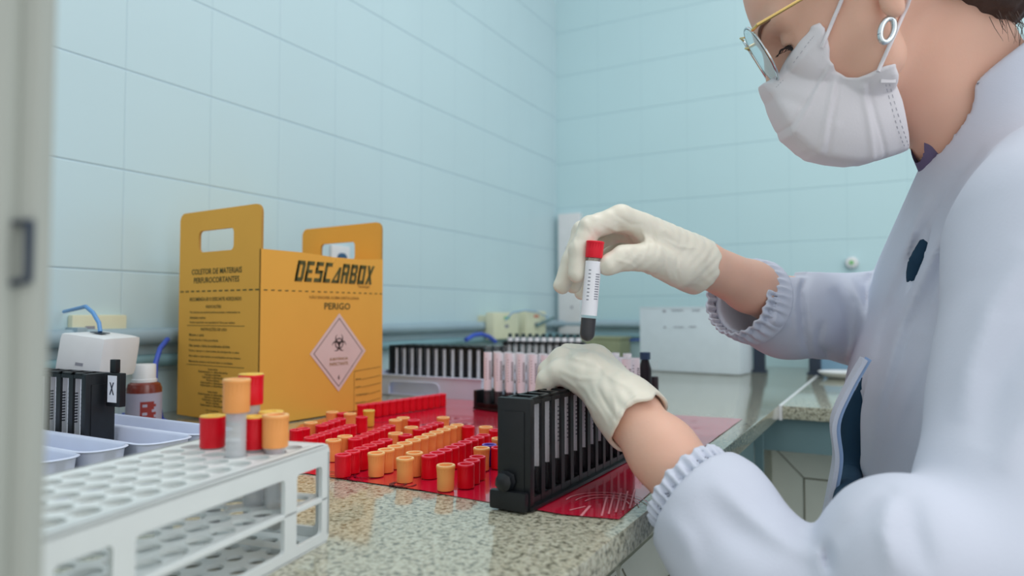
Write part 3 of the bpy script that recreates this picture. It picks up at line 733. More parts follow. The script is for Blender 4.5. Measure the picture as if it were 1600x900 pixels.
# ------------------------------------------------------------------ black racks
def black_rack(n, pitch, label, rows=1, h=.1, w=.026, open_top=False, name='tube_rack', low=False, tag_x=False, knob=False):
    # built along local +y from the near end plate; width along -x, front face at x=0
    L = n*pitch+.014
    t = empty(name); tag(t, label, 'rack')
    W = w*rows
    e = MB(); e.box((-W-.004, 0, 0), (.004, .007, h), M_BLK2, bev=.0015)
    e.box((-W+.002, -.0012, h*.1), (-.002, 0.0001, h*.88), M_BLK2, bev=.0008); e.build('end_plate', t)
    e = MB(); e.box((-W-.004, L-.007, 0), (.004, L, h), M_BLK2, bev=.0015); e.build('end_plate', t)
    b = MB(); b.box((-W-.003, .007, 0), (.003, L-.007, .004), M_BLK)
    b.box((-W-.004, .0, 0), (.006, L, .0035), M_BLK, bev=.001); b.build('base', t)
    hs = h*.34 if low else h
    s = MB()
    for x in [(-W-.002, -W), (0, .002)]:
        s.box((x[0], .007, .004), (x[1], L-.007, .010), M_BLK)
        if not low: s.box((x[0], .007, h-.006), (x[1], L-.007, h-.002), M_BLK)
        else: s.box((x[0], .007, hs-.008), (x[1], L-.007, hs), M_BLK)
        for i in range(n+1):
            y = .007+i*pitch; s.box((x[0]-.0003, y-pitch*.17, .004), (x[1]+.0003, y+pitch*.17, hs-.002), M_BLK)
        if low: s.box((x[0]+.0004, .007, .004), (x[1]-.0004, L-.007, hs-.002), M_BLK)
    for k in range(1, rows): s.box((-k*w-.001, .007, .004), (-k*w+.001, L-.007, hs-.002), M_BLK)
    s.build('side_grille', t)
    if not low:
        g = MB()
        for k in range(rows):
            for i in range(n+1):
                y = .007+i*pitch; g.box((-k*w-w, y-pitch*.14, h-.003), (-k*w, y+pitch*.14, h), M_BLK)
            g.box((-k*w-.003, .007, h-.003), (-k*w+.0, L-.007, h), M_BLK); g.box((-k*w-w, .007, h-.003), (-k*w-w+.003, L-.007, h), M_BLK)
        g.build('top_grid', t)
    if knob:
        kk = MB(); Mk = Mx((-W*.72, -.0012, .0245), (1, 0, 0), (0, 0, 1), (0, -1, 0))
        kk.lathe([(0, 0), (.008, 0), (.0092, .002), (.0078, .005), (.008, .008), (.004, .011), (0, .0115)], M_BLK2, 9, Mk, ribs=1, rib=.1).build('clamp_knob', t)
        f = MB(); f.box((-W-.008, -.008, 0), (.003, .0, .017), M_BLK2, bev=.003); f.build('foot', t)
    if tag_x:
        q = MB(); q.box((.0045, -.006, h-.034), (.030, .0005, h), M_BLK, bev=.002); q.box((.008, .0005-.004, h), (.0145, .0004, h+.019), M_BLK, bev=.001)
        tg = q.build('tag_holder', t)
        c = MB(); c.box((.0085, -.0066, h-.029), (.0255, -.0060, h-.002), M_WHT)
        Mt = Mx((.0085, -.0068, h-.029), (1, 0, 0), (0, 0, 1), (0, -1, 0))
        text_mesh(c, 'X', Mt, .004, .0065, .009, .013, M_STEEL, .0002); tag(c.build('tag_card', tg), 'white card marked X')
    return t, L
def fill(rack, proto, n, pitch, w, rows, zoff, what, group, end='near', off=.0095):
    M = rack.matrix_basis
    for k in range(rows):
        for i in range(n):
            if i == 0 and k == 0 and not proto.get('used'): o = proto; o['used'] = 1
            else: o = copy_tree(proto)
            if 'used' in o and o is not proto: del o['used']
            p = M @ Vector((-k*w-off, .007+(i+.5)*pitch, zoff))
            o.location = p; o.rotation_euler = (0, 0, random.uniform(-.12, .12))
            row_t = '' if rows == 1 else (', front row' if k == 0 else ', back row' if k == rows-1 else ', middle row')
            tag(o, '%s tube from the %s end%s, in the %s' % (ordn[i] if i else 'first', end, row_t, what), 'test tube', group)
    if 'used' in proto: del proto['used']
# near rack held down by the gloved hand
r1, L1 = black_rack(12, .0208, 'black tube rack gripped by the left glove, standing on the red bag', knob=True, h=.098)
r1.location = (-.2855, .5436, SZ); r1.rotation_euler = (0, 0, math.radians(-1.0))
pt = make_tube(r=.0072, h=.090, lab=(.028, .088), liquid=.03, cent=math.radians(-20))
fill(r1, pt, 12, .0208, .026, 1, .0045, 'black rack under the left glove', 'tubes in the near black rack')
# middle rack standing across the bag, tubes showing
A = at(742, 639, 1.262); A.z = SZ; B = at(1015, 639, 1.035); B.z = SZ
dr = (B-A).normalized(); n2 = 13; pit = ((B-A).length-.014)/n2
n2 = 12
r2, L2 = black_rack(n2, pit, 'low black rack crossing the bag behind the left glove, filled with labelled tubes', rows=2, w=.026, h=.034, low=True)
r2.name = 'tube_rack'
r2.location = A; r2.rotation_euler = (0, 0, math.atan2(dr.y, dr.x)-math.pi/2)
# front face must look at the viewer: local +x points to the viewer side
pt2 = make_tube(r=.0074, h=.100, lab=(.030, .0985), liquid=.028, cent=FACE_CAM-math.radians(0))
fill(r2, pt2, n2, pit, .026, 2, .0045, 'low rack behind the left glove', 'tubes in the low black rack', 'left', .013)
# capped vial and clear tube at the right end of that rack
t = empty('sample_vial'); tag(t, 'dark amber vial with a blue cap at the right end of the low rack', 'vial')
q = at(1008, 570, 1.16); base = Vector((q.x, q.y, SZ))
MB().lathe([(0, 0), (.0105, 0), (.0105, .080), (.006, .0965), (0, .0965)], M_BLOOD, 20).build('body', t)
MB().lathe([(0, .0965), (.0085, .0965), (.0085, .1085), (0, .109)], mat('navy_plastic', (34, 60, 92), .4), 24, ribs=1, rib=.03).build('cap', t)
t.location = base
q = at(1023, 590, 1.18)
o = make_tube(r=.0068, h=.092, lab=None, liquid=.066); tag(o, 'clear tube with pale liquid, rightmost beside the amber vial', 'test tube'); o.location = (q.x, q.y, SZ)
# rack in the tray, left of them
tl = empty('instrument_tray'); tag(tl, 'white plastic tray with a handle slot under the far black rack', 'tray')
A = at(594, 618, 1.345); A.z = CZ; B = at(752, 624, 1.30); B.z = CZ
A0 = onz(596, 616, CZ); B = onz(752, 627, CZ); A = onz(556, 613.2, CZ); sh_ = (A0-A).length
dr = (B-A).normalized(); TL = (B-A).length; Mt = Mx((A.x, A.y, CZ+.0003), dr, (-dr.y, dr.x, 0), (0, 0, 1))
TH = .043; TWd = .20; TL = max(TL, .25)
hs = rrect(sh_+.022, .003, sh_+.150, .028, .012, 5, (0, 1, 1, 0))[::-1]
Mfw = Mx(Mt @ Vector((0, 0, 0)), dr, (0, 0, 1), (-dr.y, dr.x, 0))
MB().prism(rrect(0, 0, TL, TH, .004), [hs], Mfw, .003, M_TRAY).build('front_wall', tl)
b = MB(); b.box((0, .003, 0), (TL, TWd, .003), M_TRAY, M=Mt); b.box((0, .003, .003), (.003, TWd, TH), M_TRAY, M=Mt); b.box((TL-.003, .003, .003), (TL, TWd, TH), M_TRAY, M=Mt); b.box((.003, TWd-.003, .003), (TL-.003, TWd, TH), M_TRAY, M=Mt)
b.build('body', tl)
MB().box((sh_+.012, .010, .0032), (sh_+.165, .0125, .036), M_TRAY, M=Mt).build('handle_recess', tl)
hr = [(p[0], p[1]) for p in rrect(sh_+.020, .002, sh_+.152, .030, .013, 6, (0, 1, 1, 0))]
MB().tube([Mfw @ Vector((p[0], p[1], -.001)) for p in hr[::-1]], .0016, M_TRAY, 6).build('handle_rim', tl)
MB().box((-.003, -.003, TH-.002), (TL+.003, .0045, TH+.001), M_TRAY, M=Mt, bev=.001).build('rim', tl)
r3, L3 = black_rack(11, .0222, 'black rack of labelled tubes standing in the white tray right of the yellow box', rows=3, w=.026, h=.098)
o3 = Mt @ Vector((TL-.008-L3, .012, .0035)); 
r3.rotation_euler = (0, 0, math.atan2(dr.y, dr.x)-math.pi/2); r3.location = Mt @ Vector((sh_-.055, .098, .0035))
pt3 = make_tube(r=.0078, h=.088, lab=(.026, .0865), liquid=.03, cent=FACE_CAM+math.radians(-6))
fill(r3, pt3, 11, .0222, .026, 3, .0045, 'black rack in the tray', 'tubes in the tray rack', 'left')
# rearmost rack with dark capped tubes
A = at(786, 560, 1.72); B = at(912, 560, 1.66); A.z = B.z = CZ+.0005
dr = (B-A).normalized(); n4 = 11; pit4 = ((B-A).length-.014)/n4
r4, L4 = black_rack(n4, pit4, 'rearmost black rack by the wall corner with dark posts between pale tubes', rows=1, w=.024, h=.106)
r4.location = A; r4.rotation_euler = (0, 0, math.atan2(dr.y, dr.x)-math.pi/2)
p4 = make_tube(r=.0068, h=.112, lab=(.03, .111), liquid=.03, cap=(mat('grey_green_plastic', (40, 62, 66), .4), mat('grey_green_plastic', (40, 62, 66), .4), True), capr=.0046)
fill(r4, p4, n4, pit4, .024, 1, .0045, 'rearmost black rack by the corner', 'tubes in the rearmost rack', 'left')
# a few clear tubes standing between the middle and the rearmost rack
bk = empty('tube_block'); tag(bk, 'clear low tube stand behind the low black rack, full of empty clear tubes', 'rack')
A = at(752, 600, 1.46); B = at(880, 600, 1.40); A.z = B.z = CZ+.0010; dr = (B-A).normalized(); LB = (B-A).length
bk.location = A; bk.rotation_euler = (0, 0, math.atan2(dr.y, dr.x))
b = MB(); b.box((0, -.002, 0), (LB, .028, .004), M_BLK); b.box((0, -.002, .030), (LB, .028, .034), M_BLK); b.box((0, -.002, .004), (.004, .028, .03), M_BLK); b.box((LB-.004, -.002, .004), (LB, .028, .03), M_BLK)
f = b.build('frame', bk); f.matrix_parent_inverse = Matrix.Identity(4)
pc = make_tube(r=.0066, h=.102, lab=(.062, .086), liquid=.01, empty_t=True, ink=M_INKL)
for i in range(9):
    o = pc if i == 0 else copy_tree(pc)
    o.location = bk.matrix_basis @ Vector((.011+i*(LB-.022)/8, .013, .0345)) ; o.location.z = CZ+.0055
    tag(o, 'clear empty tube, %s from the left in the clear row behind the low rack' % (ordn[i] if i else 'first'), 'test tube', 'clear empty tubes behind the low rack')
# pale tubes right of the glove
for i, (u, v, d, l) in enumerate(((955, 548, 1.22, 'left'), (974, 550, 1.20, 'right'))):
    q = at(u, v, d); o = copy_tree(pt2); o.location = (q.x, q.y+.02, CZ+.0012); o.scale = (1.0, 1.0, 1.05)
    tag(o, 'pale labelled tube standing behind the left wrist, %s of the two' % l, 'test tube')
# left rack with X tag: runs along the wall side, front faces the viewer
r5, L5_ = black_rack(10, .0255, 'black tube rack with an X tag standing in a white tray at the left', rows=1, h=.102, w=.026, tag_x=False)
q = at(150, 583, .813)+Vector((.026, 0, 0))
r5.location = (q.x+.004, .4795, CZ+.0050); r5.rotation_euler = (0, 0, math.radians(90+0))
p5 = make_tube(r=.0072, h=.092, lab=(.018, .0905), liquid=.02, cent=math.radians(-62))
fill(r5, p5, 10, .0255, .026, 1, .0045, 'left black rack with the X tag', 'tubes in the left black rack', 'tagged', .0165)
tg = MB(); h = .102; Mg = Mx((q.x+.003, q.y+.002, CZ+.005), (1, 0, 0), (0, 1, 0), (0, 0, 1))
tg.box((.008, -.012, h-.037), (.034, -.0045, h+.001), M_BLK, M=Mg, bev=.0015); tg.box((.013, -.011, h+.001), (.0235, -.005, h+.016), M_BLK, M=Mg, bev=.001)
tgo = tg.build('tag_holder', r5)
c = MB(); c.box((.0125, -.0128, h-.032), (.0290, -.0122, h-.002), M_WHT, M=Mg)
text_mesh(c, 'X', Mx(Mg @ Vector((.0125, -.0130, h-.032)), (1, 0, 0), (0, 0, 1), (0, -1, 0)), .0040, .0085, .0085, .014, M_STEEL, .0002)
tag(c.build('tag_card', tgo), 'white card marked X')

# ------------------------------------------------------------------ white rack in the foreground
wr = empty('tube_rack'); tag(wr, 'white plastic test tube rack with round holes in the left foreground', 'rack')
WL, WW, WH = .235, .112, .074
def plate_holes(nx, ny, M, z, t, L, W, r, inset=.010):
    b = MB(); sx = (L-2*inset)/nx; sy = (W-2*inset)/ny
    # each cell: square with a round hole
    K = 16
    for i in range(nx):
        for j in range(ny):
            cx, cy = inset+(i+.5)*sx, inset+(j+.5)*sy
            vs = []; fs = []
            for zz in (z, z+t):
                for k in range(K):
                    a = 2*math.pi*k/K+math.pi/4; c, s_ = math.cos(a), math.sin(a); f = 1/max(abs(c), abs(s_))
                    vs.append(M @ Vector((cx+c*r, cy+s_*r, zz))); vs.append(M @ Vector((cx+c*f*sx/2, cy+s_*f*sy/2, zz)))
            n = 2*K
            for k in range(K):
                k2 = (k+1) % K
                fs += [(2*k, 2*k2, 2*k2+1, 2*k+1), (n+2*k, n+2*k+1, n+2*k2+1, n+2*k2), (2*k, n+2*k, n+2*k2, 2*k2)]
            b.add(vs, fs, M_RACKW)
    b.box((0, 0, z-.001), (L, inset, z+t), M_RACKW, M=M, bev=.001); b.box((0, W-inset, z-.001), (L, W, z+t), M_RACKW, M=M, bev=.001)
    b.box((0, inset, z-.001), (inset, W-inset, z+t), M_RACKW, M=M); b.box((L-inset, inset, z-.001), (L, W-inset, z+t), M_RACKW, M=M)
    return b
I4 = Matrix.Identity(4)
plate_holes(11, 5, I4, WH-.003, .003, WL, WW, .0082).build('top_plate', wr, smooth=30)
plate_holes(11, 5, I4, WH*.44, .0025, WL, WW, .0082, .006).build('middle_shelf', wr, smooth=30)
plate_holes(11, 5, I4, .0005, .0025, WL, WW, .0062).build('bottom_shelf', wr, smooth=30)
for y, nm in ((0, 'side_frame'), (WW-.003, 'side_frame')):
    out = rrect(-.002, 0, WL+.002, WH, .006, 4)
    hl_ = []
    for a, b_ in ((.008, .040), (.054, WL-.054), (WL-.040, WL-.008)): hl_.append(rrect(a, .008, b_, WH-.015, .003, 3)[::-1])
    MB().prism(out, hl_, Mx((0, y+.003, 0), (1, 0, 0), (0, 0, 1)), .003, M_RACKW).build(nm, wr)
for x in (-.002, WL-.001):
    out = rrect(0, 0, WW, WH, .006, 4); hh = [rrect(.010, .010, WW-.010, WH-.015, .004, 3)[::-1]]
    MB().prism(out, hh, Mx((x, 0, 0), (0, 1, 0), (0, 0, 1)), .003, M_RACKW).build('end_frame', wr)
for x in (.03, WL-.03):
    MB().box((x-.006, .003, .0), (x+.006, WW-.003, .004), M_RACKW).build('cross_foot', wr)
# local x along its length towards the far end
C1 = at(513, 692, .533); C1.z = CZ; D = at(70, 838, .312); D.z = CZ
lx = (C1-D).normalized()
wr.rotation_euler = (0, 0, math.atan2(lx.y, lx.x)); ly = Vector((-lx.y, lx.x, 0))
wr.location = Vector((C1.x, C1.y, CZ+.0004)) - lx*WL
WM = wr.matrix_basis
sx, sy = (WL-.02)/11, (WW-.02)/5
rim_y = mat('yellow_stopper', (236, 196, 84), .4)
k = 0
for kind, i, j, lift, nm in (('orange', 9, 0, .004, 'tube with an orange cap seated at the front edge of the white rack'),
                             ('red', 9, 1, .002, 'tube with a yellow-topped red cap left of the seated orange one'),
                             ('red', 10, 1, .003, 'tube with a yellow-topped red cap behind the seated orange one'),
                             ('red', 9, 3, .001, 'tube with a red cap, leftmost of those in the white rack'),
                             ('red', 10, 2, .031, 'raised tube with a yellow-topped red cap in the white rack'),
                             ('orange', 8, 1, .031, 'tallest raised tube with an orange cap in the white rack')):
    m = (M_ORG, M_LIP, False) if kind == 'orange' else (M_RED, rim_y, True)
    t = empty('test_tube'); r = .0068; h = .072
    prf = [(r*math.sin(a), r-r*math.cos(a)) for a in [math.pi/2*q/6 for q in range(7)]]
    MB().lathe(prf+[(r, h)], M_MILK, 20).build('glass', t)
    MB().lathe([(x*.9, z+.0008) for x, z in prf]+[(r*.9, .018), (0, .018)], M_BLOOD if kind == 'red' and lift < .01 else mat('serum', (226, 214, 190), .2), 20).build('sample', t)
    c = make_cap(m[0], m[1], .0092, .0235, .97, .012, m[2]).build('cap', t); c.location = (0, 0, h-.012)
    if kind == 'orange': MB().lathe([(0, h-.018), (.0045, h-.018), (.0045, h-.010), (0, h-.010)], mat('red_stopper', (196, 70, 90), .4), 16).build('stopper', t)
    zc = WH+lift - (h-.012)
    p = WM @ Vector((.01+(i+.5)*sx, .01+(j+.5)*sy, zc)); t.location = p
    tag(t, nm, 'test tube', 'tubes in the white foreground rack')

# ------------------------------------------------------------------ the tube being lifted
ht = make_tube(r=.0079, h=.090, lab=(.0265, .080), liquid=.0235, cap=None, cent=math.radians(0), ink=M_INKL)
ht.name = 'test_tube'
tag(ht, 'tall labelled blood tube with a bright red cap, held up in the right glove', 'test tube')
M_REDB = mat('bright_red_plastic', (232, 30, 52), .45, .3)
c = make_cap(M_REDB, M_REDB, .0088, .0165, .96, .008, True).build('cap', ht); c.location = (0, 0, .0835)
HB = at(916.5, 534, .685); HT = at(929.5, 386, .685)
ax = (HT-HB).normalized(); xx = -FWD - ax*(-FWD).dot(ax)
Mh = Mx(HB, xx, ax.cross(xx), ax)
ht.rotation_euler = Mh.to_euler(); ht.location = HB
# ------------------------------------------------------------------ implicit surfaces for the person
CPn = np.array(CP)
def c3(u, v, d): return np.array([(u-800)/F*d, (450-v)/F*d, d])      # right, up, away from the viewer
def w2c(p): return MR @ (np.array(p)-CPn)
def smin(a, b, k): 
    h = np.clip(.5+.5*(b-a)/k, 0, 1); return b*(1-h)+a*h-k*h*(1-h)
def smax(a, b, k): return -smin(-a, -b, k)
def cone(P, a, b, r1, r2, sz=None):
    a = np.asarray(a, np.float32); b = np.asarray(b, np.float32)
    ba = b-a; pa = P-a; h = np.clip((pa @ ba)/(ba @ ba), 0, 1)
    q = pa-h[..., None]*ba
    if sz is not None: q = q*np.array(sz, np.float32)
    return np.sqrt((q*q).sum(-1))-(r1+(r2-r1)*h)
def ell(P, c, r, Rm=None):
    q = P-np.asarray(c, np.float32)
    if Rm is not None: q = q @ np.asarray(Rm, np.float32).T
    r = np.asarray(r, np.float32); k0 = np.sqrt(((q/r)**2).sum(-1)); k1 = np.sqrt(((q/(r*r))**2).sum(-1))
    return k0*(k0-1)/np.maximum(k1, 1e-9)
def chain(P, pts, k=.006):
    d = None
    for (a, ra), (b, rb) in zip(pts[:-1], pts[1:]):
        c = cone(P, a, b, ra, rb); d = c if d is None else smin(d, c, k)
    return d
def seg(P, pts):                              # distance to a polyline
    d = None
    for a, b in zip(pts[:-1], pts[1:]):
        c = cone(P, a, b, 0, 0); d = c if d is None else np.minimum(d, c)
    return d
def surface(fn, lo, hi, h, name, m, parent, smooth_iter=0):
    lo = np.array(lo, float); n = np.ceil((np.array(hi)-lo)/h).astype(int)+1
    B = 12; nb = np.ceil(n/B).astype(int); n = nb*B+1
    G = np.full(n, 1.0, np.float32)
    cen = (np.stack(np.meshgrid(*[np.arange(k) for k in nb], indexing='ij'), -1).reshape(-1, 3)+.5)*B*h+lo
    f = fn(cen.astype(np.float32)); lim = B*h*.87*1.6+.004
    G[:] = 1.0
    act = np.abs(f) < lim
    ii = np.stack(np.meshgrid(*[np.arange(k) for k in nb], indexing='ij'), -1).reshape(-1, 3)
    for (bi, fv, a) in zip(ii, f, act):
        s = bi*B
        if not a:
            G[s[0]:s[0]+B+1, s[1]:s[1]+B+1, s[2]:s[2]+B+1] = np.where(G[s[0]:s[0]+B+1, s[1]:s[1]+B+1, s[2]:s[2]+B+1] == 1.0, fv, G[s[0]:s[0]+B+1, s[1]:s[1]+B+1, s[2]:s[2]+B+1])
    ai = ii[act]; loc = np.stack(np.meshgrid(*[np.arange(B+1)]*3, indexing='ij'), -1).reshape(-1, 3)
    for c0 in range(0, len(ai), 200):
        ch = ai[c0:c0+200]*B
        idx = ch[:, None, :]+loc[None]
        val = fn((idx.reshape(-1, 3)*h+lo).astype(np.float32))
        G[idx[..., 0].ravel(), idx[..., 1].ravel(), idx[..., 2].ravel()] = val
    # surface nets
    ins = G < 0; c = tuple(k-1 for k in G.shape)
    cnt = np.zeros(c, np.int8); 
    for dx in (0, 1):
        for dy in (0, 1):
            for dz in (0, 1): cnt += ins[dx:dx+c[0], dy:dy+c[1], dz:dz+c[2]]
    cells = np.argwhere((cnt > 0) & (cnt < 8)); vid = np.full(c, -1, np.int32); vid[tuple(cells.T)] = np.arange(len(cells))
    acc = np.zeros((len(cells), 3)); wt = np.zeros(len(cells))
    cor = [(x, y, z) for x in (0, 1) for y in (0, 1) for z in (0, 1)]
    for a in cor:
        for ax in range(3):
            if a[ax]: continue
            b = list(a); b[ax] = 1
            fa = G[cells[:, 0]+a[0], cells[:, 1]+a[1], cells[:, 2]+a[2]]; fb = G[cells[:, 0]+b[0], cells[:, 1]+b[1], cells[:, 2]+b[2]]
            m_ = (fa < 0) != (fb < 0); t = np.where(m_, fa/np.where(fa-fb == 0, 1, fa-fb), 0)
            p = np.array(a, float)[None].repeat(len(cells), 0); p[:, ax] += t
            acc[m_] += p[m_]; wt[m_] += 1
    V = (cells+acc/wt[:, None])*h+lo
    quads = []
    for ax in range(3):
        o1, o2 = [(1, 2), (2, 0), (0, 1)][ax]
        sl = [slice(None)]*3; sl[ax] = slice(0, -1); s2 = [slice(None)]*3; s2[ax] = slice(1, None)
        e = np.argwhere(ins[tuple(sl)] != ins[tuple(s2)])
        ok = (e[:, o1] > 0) & (e[:, o2] > 0) & (e[:, o1] < c[o1]) & (e[:, o2] < c[o2]); e = e[ok]
        d1 = np.zeros(3, int); d1[o1] = 1; d2 = np.zeros(3, int); d2[o2] = 1
        q = np.stack([vid[tuple((e-d1-d2).T)], vid[tuple((e-d2).T)], vid[tuple(e.T)], vid[tuple((e-d1).T)]], 1)
        flip = ~ins[tuple(e.T)]; q[flip] = q[flip][:, ::-1]; quads.append(q)
    Q = np.concatenate(quads)
    # light smoothing
    for _ in range(smooth_iter):
        E = np.concatenate([Q[:, [0, 1]], Q[:, [1, 2]], Q[:, [2, 3]], Q[:, [3, 0]]]); s = np.zeros_like(V); k = np.zeros(len(V))
        np.add.at(s, E[:, 0], V[E[:, 1]]); np.add.at(s, E[:, 1], V[E[:, 0]]); np.add.at(k, E[:, 0], 1); np.add.at(k, E[:, 1], 1)
        V = V*.5+.5*s/np.maximum(k, 1)[:, None]
    Wd = V @ MR + CPn
    me = bpy.data.meshes.new(name); me.vertices.add(len(Wd)); me.vertices.foreach_set('co', Wd.astype(np.float32).ravel())
    me.loops.add(len(Q)*4); me.loops.foreach_set('vertex_index', Q.ravel().astype(np.int32))
    me.polygons.add(len(Q)); me.polygons.foreach_set('loop_start', np.arange(0, len(Q)*4, 4, dtype=np.int32)); me.polygons.foreach_set('loop_total', np.full(len(Q), 4, np.int32))
    me.polygons.foreach_set('use_smooth', np.ones(len(Q), bool)); me.materials.append(m); me.update(); me.validate()
    o = bpy.data.objects.new(name, me); COL.objects.link(o); o.parent = parent
    if parent is not None: o.matrix_parent_inverse = parent.matrix_basis.inverted()
    return o

PC = c3(1520, 900, .72); pw = CP + RIGHT*PC[0] + FWD*PC[2]
person = empty('person', (pw.x, pw.y, 0), 0, 'person in a white lab coat, mask, glasses and latex gloves bending over the worktop', 'person')

# head frame: x forward, y up, z towards the viewer
tl_ = math.radians(32); yw = math.radians(-19)
hf = np.array([-math.cos(tl_), -math.sin(tl_), 0.0]); hu = np.array([-math.sin(tl_), math.cos(tl_), 0.0]); hz_ = np.array([0, 0, -1.0])
hf, hz_ = hf*math.cos(yw)+hz_*math.sin(yw), hz_*math.cos(yw)-hf*math.sin(yw)
HR = np.array([hf, hu, hz_])                                     # rows
H0 = c3(1222, 70, .700) + -.032*hz_                              # mid-plane, cornea depth
def HP(x, y, z): return H0+hf*x+hu*y+hz_*z
def head_sdf(P):
    Q = (P-H0) @ HR.T.astype(np.float32); Qa = Q.copy(); Qa[:, 2] = np.abs(Qa[:, 2])
    d = ell(Qa, (-.092, .042, 0), (.098, .090, .074))
    d = smin(d, ell(Qa, (-.048, -.012, 0), (.056, .088, .060)), .03)
    d = smin(d, ell(Qa, (-.026, -.072, 0), (.036, .034, .034)), .02)
    d = smin(d, cone(Qa, (-.012, -.088, 0), (-.062, -.064, .048), .018, .020), .02)
    d = smin(d, cone(Qa, (-.062, -.062, .048), (-.076, -.015, .060), .018, .014), .02)
    d = smin(d, cone(Qa, (-.022, -.030, .038), (-.06, -.028, .054), .020, .014), .02)      # cheekbone
    d = smin(d, cone(Qa, (.003, .020, .006), (-.012, .022, .045), .0085, .0085), .012)    # brow ridge
    d = smin(d, cone(Qa, (.004, .006, 0), (.024, -.036, 0), .0075, .0105), .009)          # nose
    d = smin(d, ell(Qa, (.016, -.041, .010), (.011, .008, .008)), .006)
    d = smax(d, -ell(Qa, (.006, -.001, .031), (.017, .013, .019)), .010)                  # eye socket
    d = smin(d, ell(Qa, (-.0135, -.001, .031), (.0135, .0135, .0145)), .004)              # lids over the eye
    d = smax(d, -ell(Qa, (.0010, -.0083, .0315), (.0100, .0043, .0130)), .0012)           # opening between the lids
    # ear
    e = ell(Qa, (-.096, .006, .084), (.018, .032, .007)); e = smin(e, ell(Qa, (-.086, -.028, .082), (.0100, .0140, .0062)), .006)
    e = smax(e, -ell(Qa, (-.092, .012, .092), (.011, .020, .007)), .004)
    e = smin(e, cone(Qa, (-.092, .0, .070), (-.092, -.005, .082), .010, .008), .006)
    d = smin(d, e, .003)
    return d
T0 = .74
RSH, REL, RWR = c3(1490, 368, .90), c3(1345, 498, .93), c3(1098, 412, .762)
LSH, LEL, LWR = c3(1690, 430, .56), c3(1560, 905, .475), c3(985, 650, .648)
LCF = c3(1080, 752, .588)
def arms_sdf(P):
    d = chain(P, [(RWR, .0245), (c3(1180, 455, .80), .031), (REL, .042)], .01)
    return d
def hands(P, gr=0.0):
    # right hand
    W_ = c3(1092, 412, .758)
    def f(pts): return chain(P, [(c3(*p[:3]), p[3]+gr) for p in pts], .004)
    pal = smin(cone(P, c3(1100, 414, .760), c3(1012, 362, .728), .0235+gr, .0165+gr), cone(P, c3(1090, 416, .764), c3(1012, 372, .752), .0225+gr, .017+gr), .02)
    pal = smin(pal, cone(P, c3(1068, 418, .765), c3(1018, 388, .774), .019+gr, .0135+gr), .02)
    th = f([(1060, 424, .735, .017), (1015, 402, .708, .0150), (975, 403, .692, .0120), (950, 414, .686, .0102)])
    i_ = f([(1000, 352, .722, .0135), (970, 340, .712, .0125), (922, 356, .704, .0112), (905, 392, .697, .0098), (901, 428, .692, .0082)])
    m_ = f([(1006, 355, .745, .0135), (960, 344, .742, .012), (912, 362, .735, .0112), (893, 408, .726, .0095), (878, 446, .720, .0085)])
    r_ = f([(1008, 364, .765, .0130), (965, 360, .766, .012), (928, 378, .760, .0105), (908, 412, .750, .009), (896, 446, .742, .0080)])
    p_ = f([(1015, 380, .782, .0115), (975, 384, .786, .0105), (940, 402, .782, .009), (920, 432, .775, .008), (908, 458, .770, .0070)])
    d = smin(pal, th, .012); d = smin(d, i_, .006); d = smin(d, m_, .005); d = smin(d, r_, .005); d = smin(d, p_, .005)
    R_ = d
    # left hand lying over the rack top
    pal = smin(cone(P, c3(990, 652, .645), c3(915, 580, .692), .0265+gr, .0185+gr), cone(P, c3(985, 640, .660), c3(932, 568, .735), .024+gr, .0185+gr), .02)
    i_ = f([(935, 566, .752, .0135), (900, 556, .775, .0115), (880, 572, .785, .010), (874, 596, .785, .0085)])
    m_ = f([(925, 562, .728, .014), (890, 556, .746, .012), (868, 572, .752, .0105), (862, 597, .752, .0088)])
    r_ = f([(912, 572, .708, .014), (878, 562, .722, .012), (858, 580, .727, .0105), (854, 602, .728, .0088)])
    p_ = f([(905, 592, .690, .0125), (873, 582, .700, .0112), (855, 594, .704, .0098), (850, 609, .706, .0082)])
    th = f([(968, 600, .735, .015), (940, 600, .772, .0125), (925, 612, .795, .0105), (915, 620, .80, .009)])
    d = smin(pal, th, .012); d = smin(d, i_, .008); d = smin(d, m_, .010); d = smin(d, r_, .012); d = smin(d, p_, .012)
    return R_, d
def neck_sdf(P):
    d = cone(P, c3(1470, 30, .735), c3(1535, 165, .74), .055, .051)
    d = smin(d, cone(P, c3(1430, 95, .735), c3(1490, 215, .74), .047, .040), .03)
    d = smin(d, cone(P, c3(1535, 165, .74), c3(1600, 290, .74), .051, .052), .03)
    return d
def body_fn(P):
    d = smin(head_sdf(P), neck_sdf(P), .032)
    tor = cone(P, c3(1615, 380, .74), c3(1545, 900, .74), .092, .108, (1, 1, .68))
    tor = smin(tor, cone(P, c3(1630, 380, .64), c3(1580, 400, .84), .045, .045), .05)
    d = smin(d, tor, .03)
    d = smin(d, chain(P, [(RWR, .0240), (c3(1172, 448, .812), .029), (c3(1235, 478, .868), .034), (REL, .040), (c3(1515, 392, .90), .045)], .012), .03)
    d = smin(d, chain(P, [(c3(995, 660, .640), .0255), (c3(1035, 705, .612), .0295), (c3(1095, 778, .578), .031), (c3(1215, 908, .53), .032), (LEL, .045), (LSH, .05)], .012), .02)
    hp = c3(1540, 900, .74)
    for s in (-.085, .085):
        a = hp+np.array([0, 0, s]); d = smin(d, chain(P, [(a, .085), (a+np.array([-.02, -.42, 0]), .055), (a+np.array([.02, -.80, 0]), .04)], .02), .02)
    R_, L_ = hands(P, -.0015)
    return smin(smin(d, R_, .008), L_, .008)
lo, hi = (.03, -.92, .42), (.66, .34, 1.02)
surface(body_fn, lo, hi, .003, 'body', M_SKIN, person)

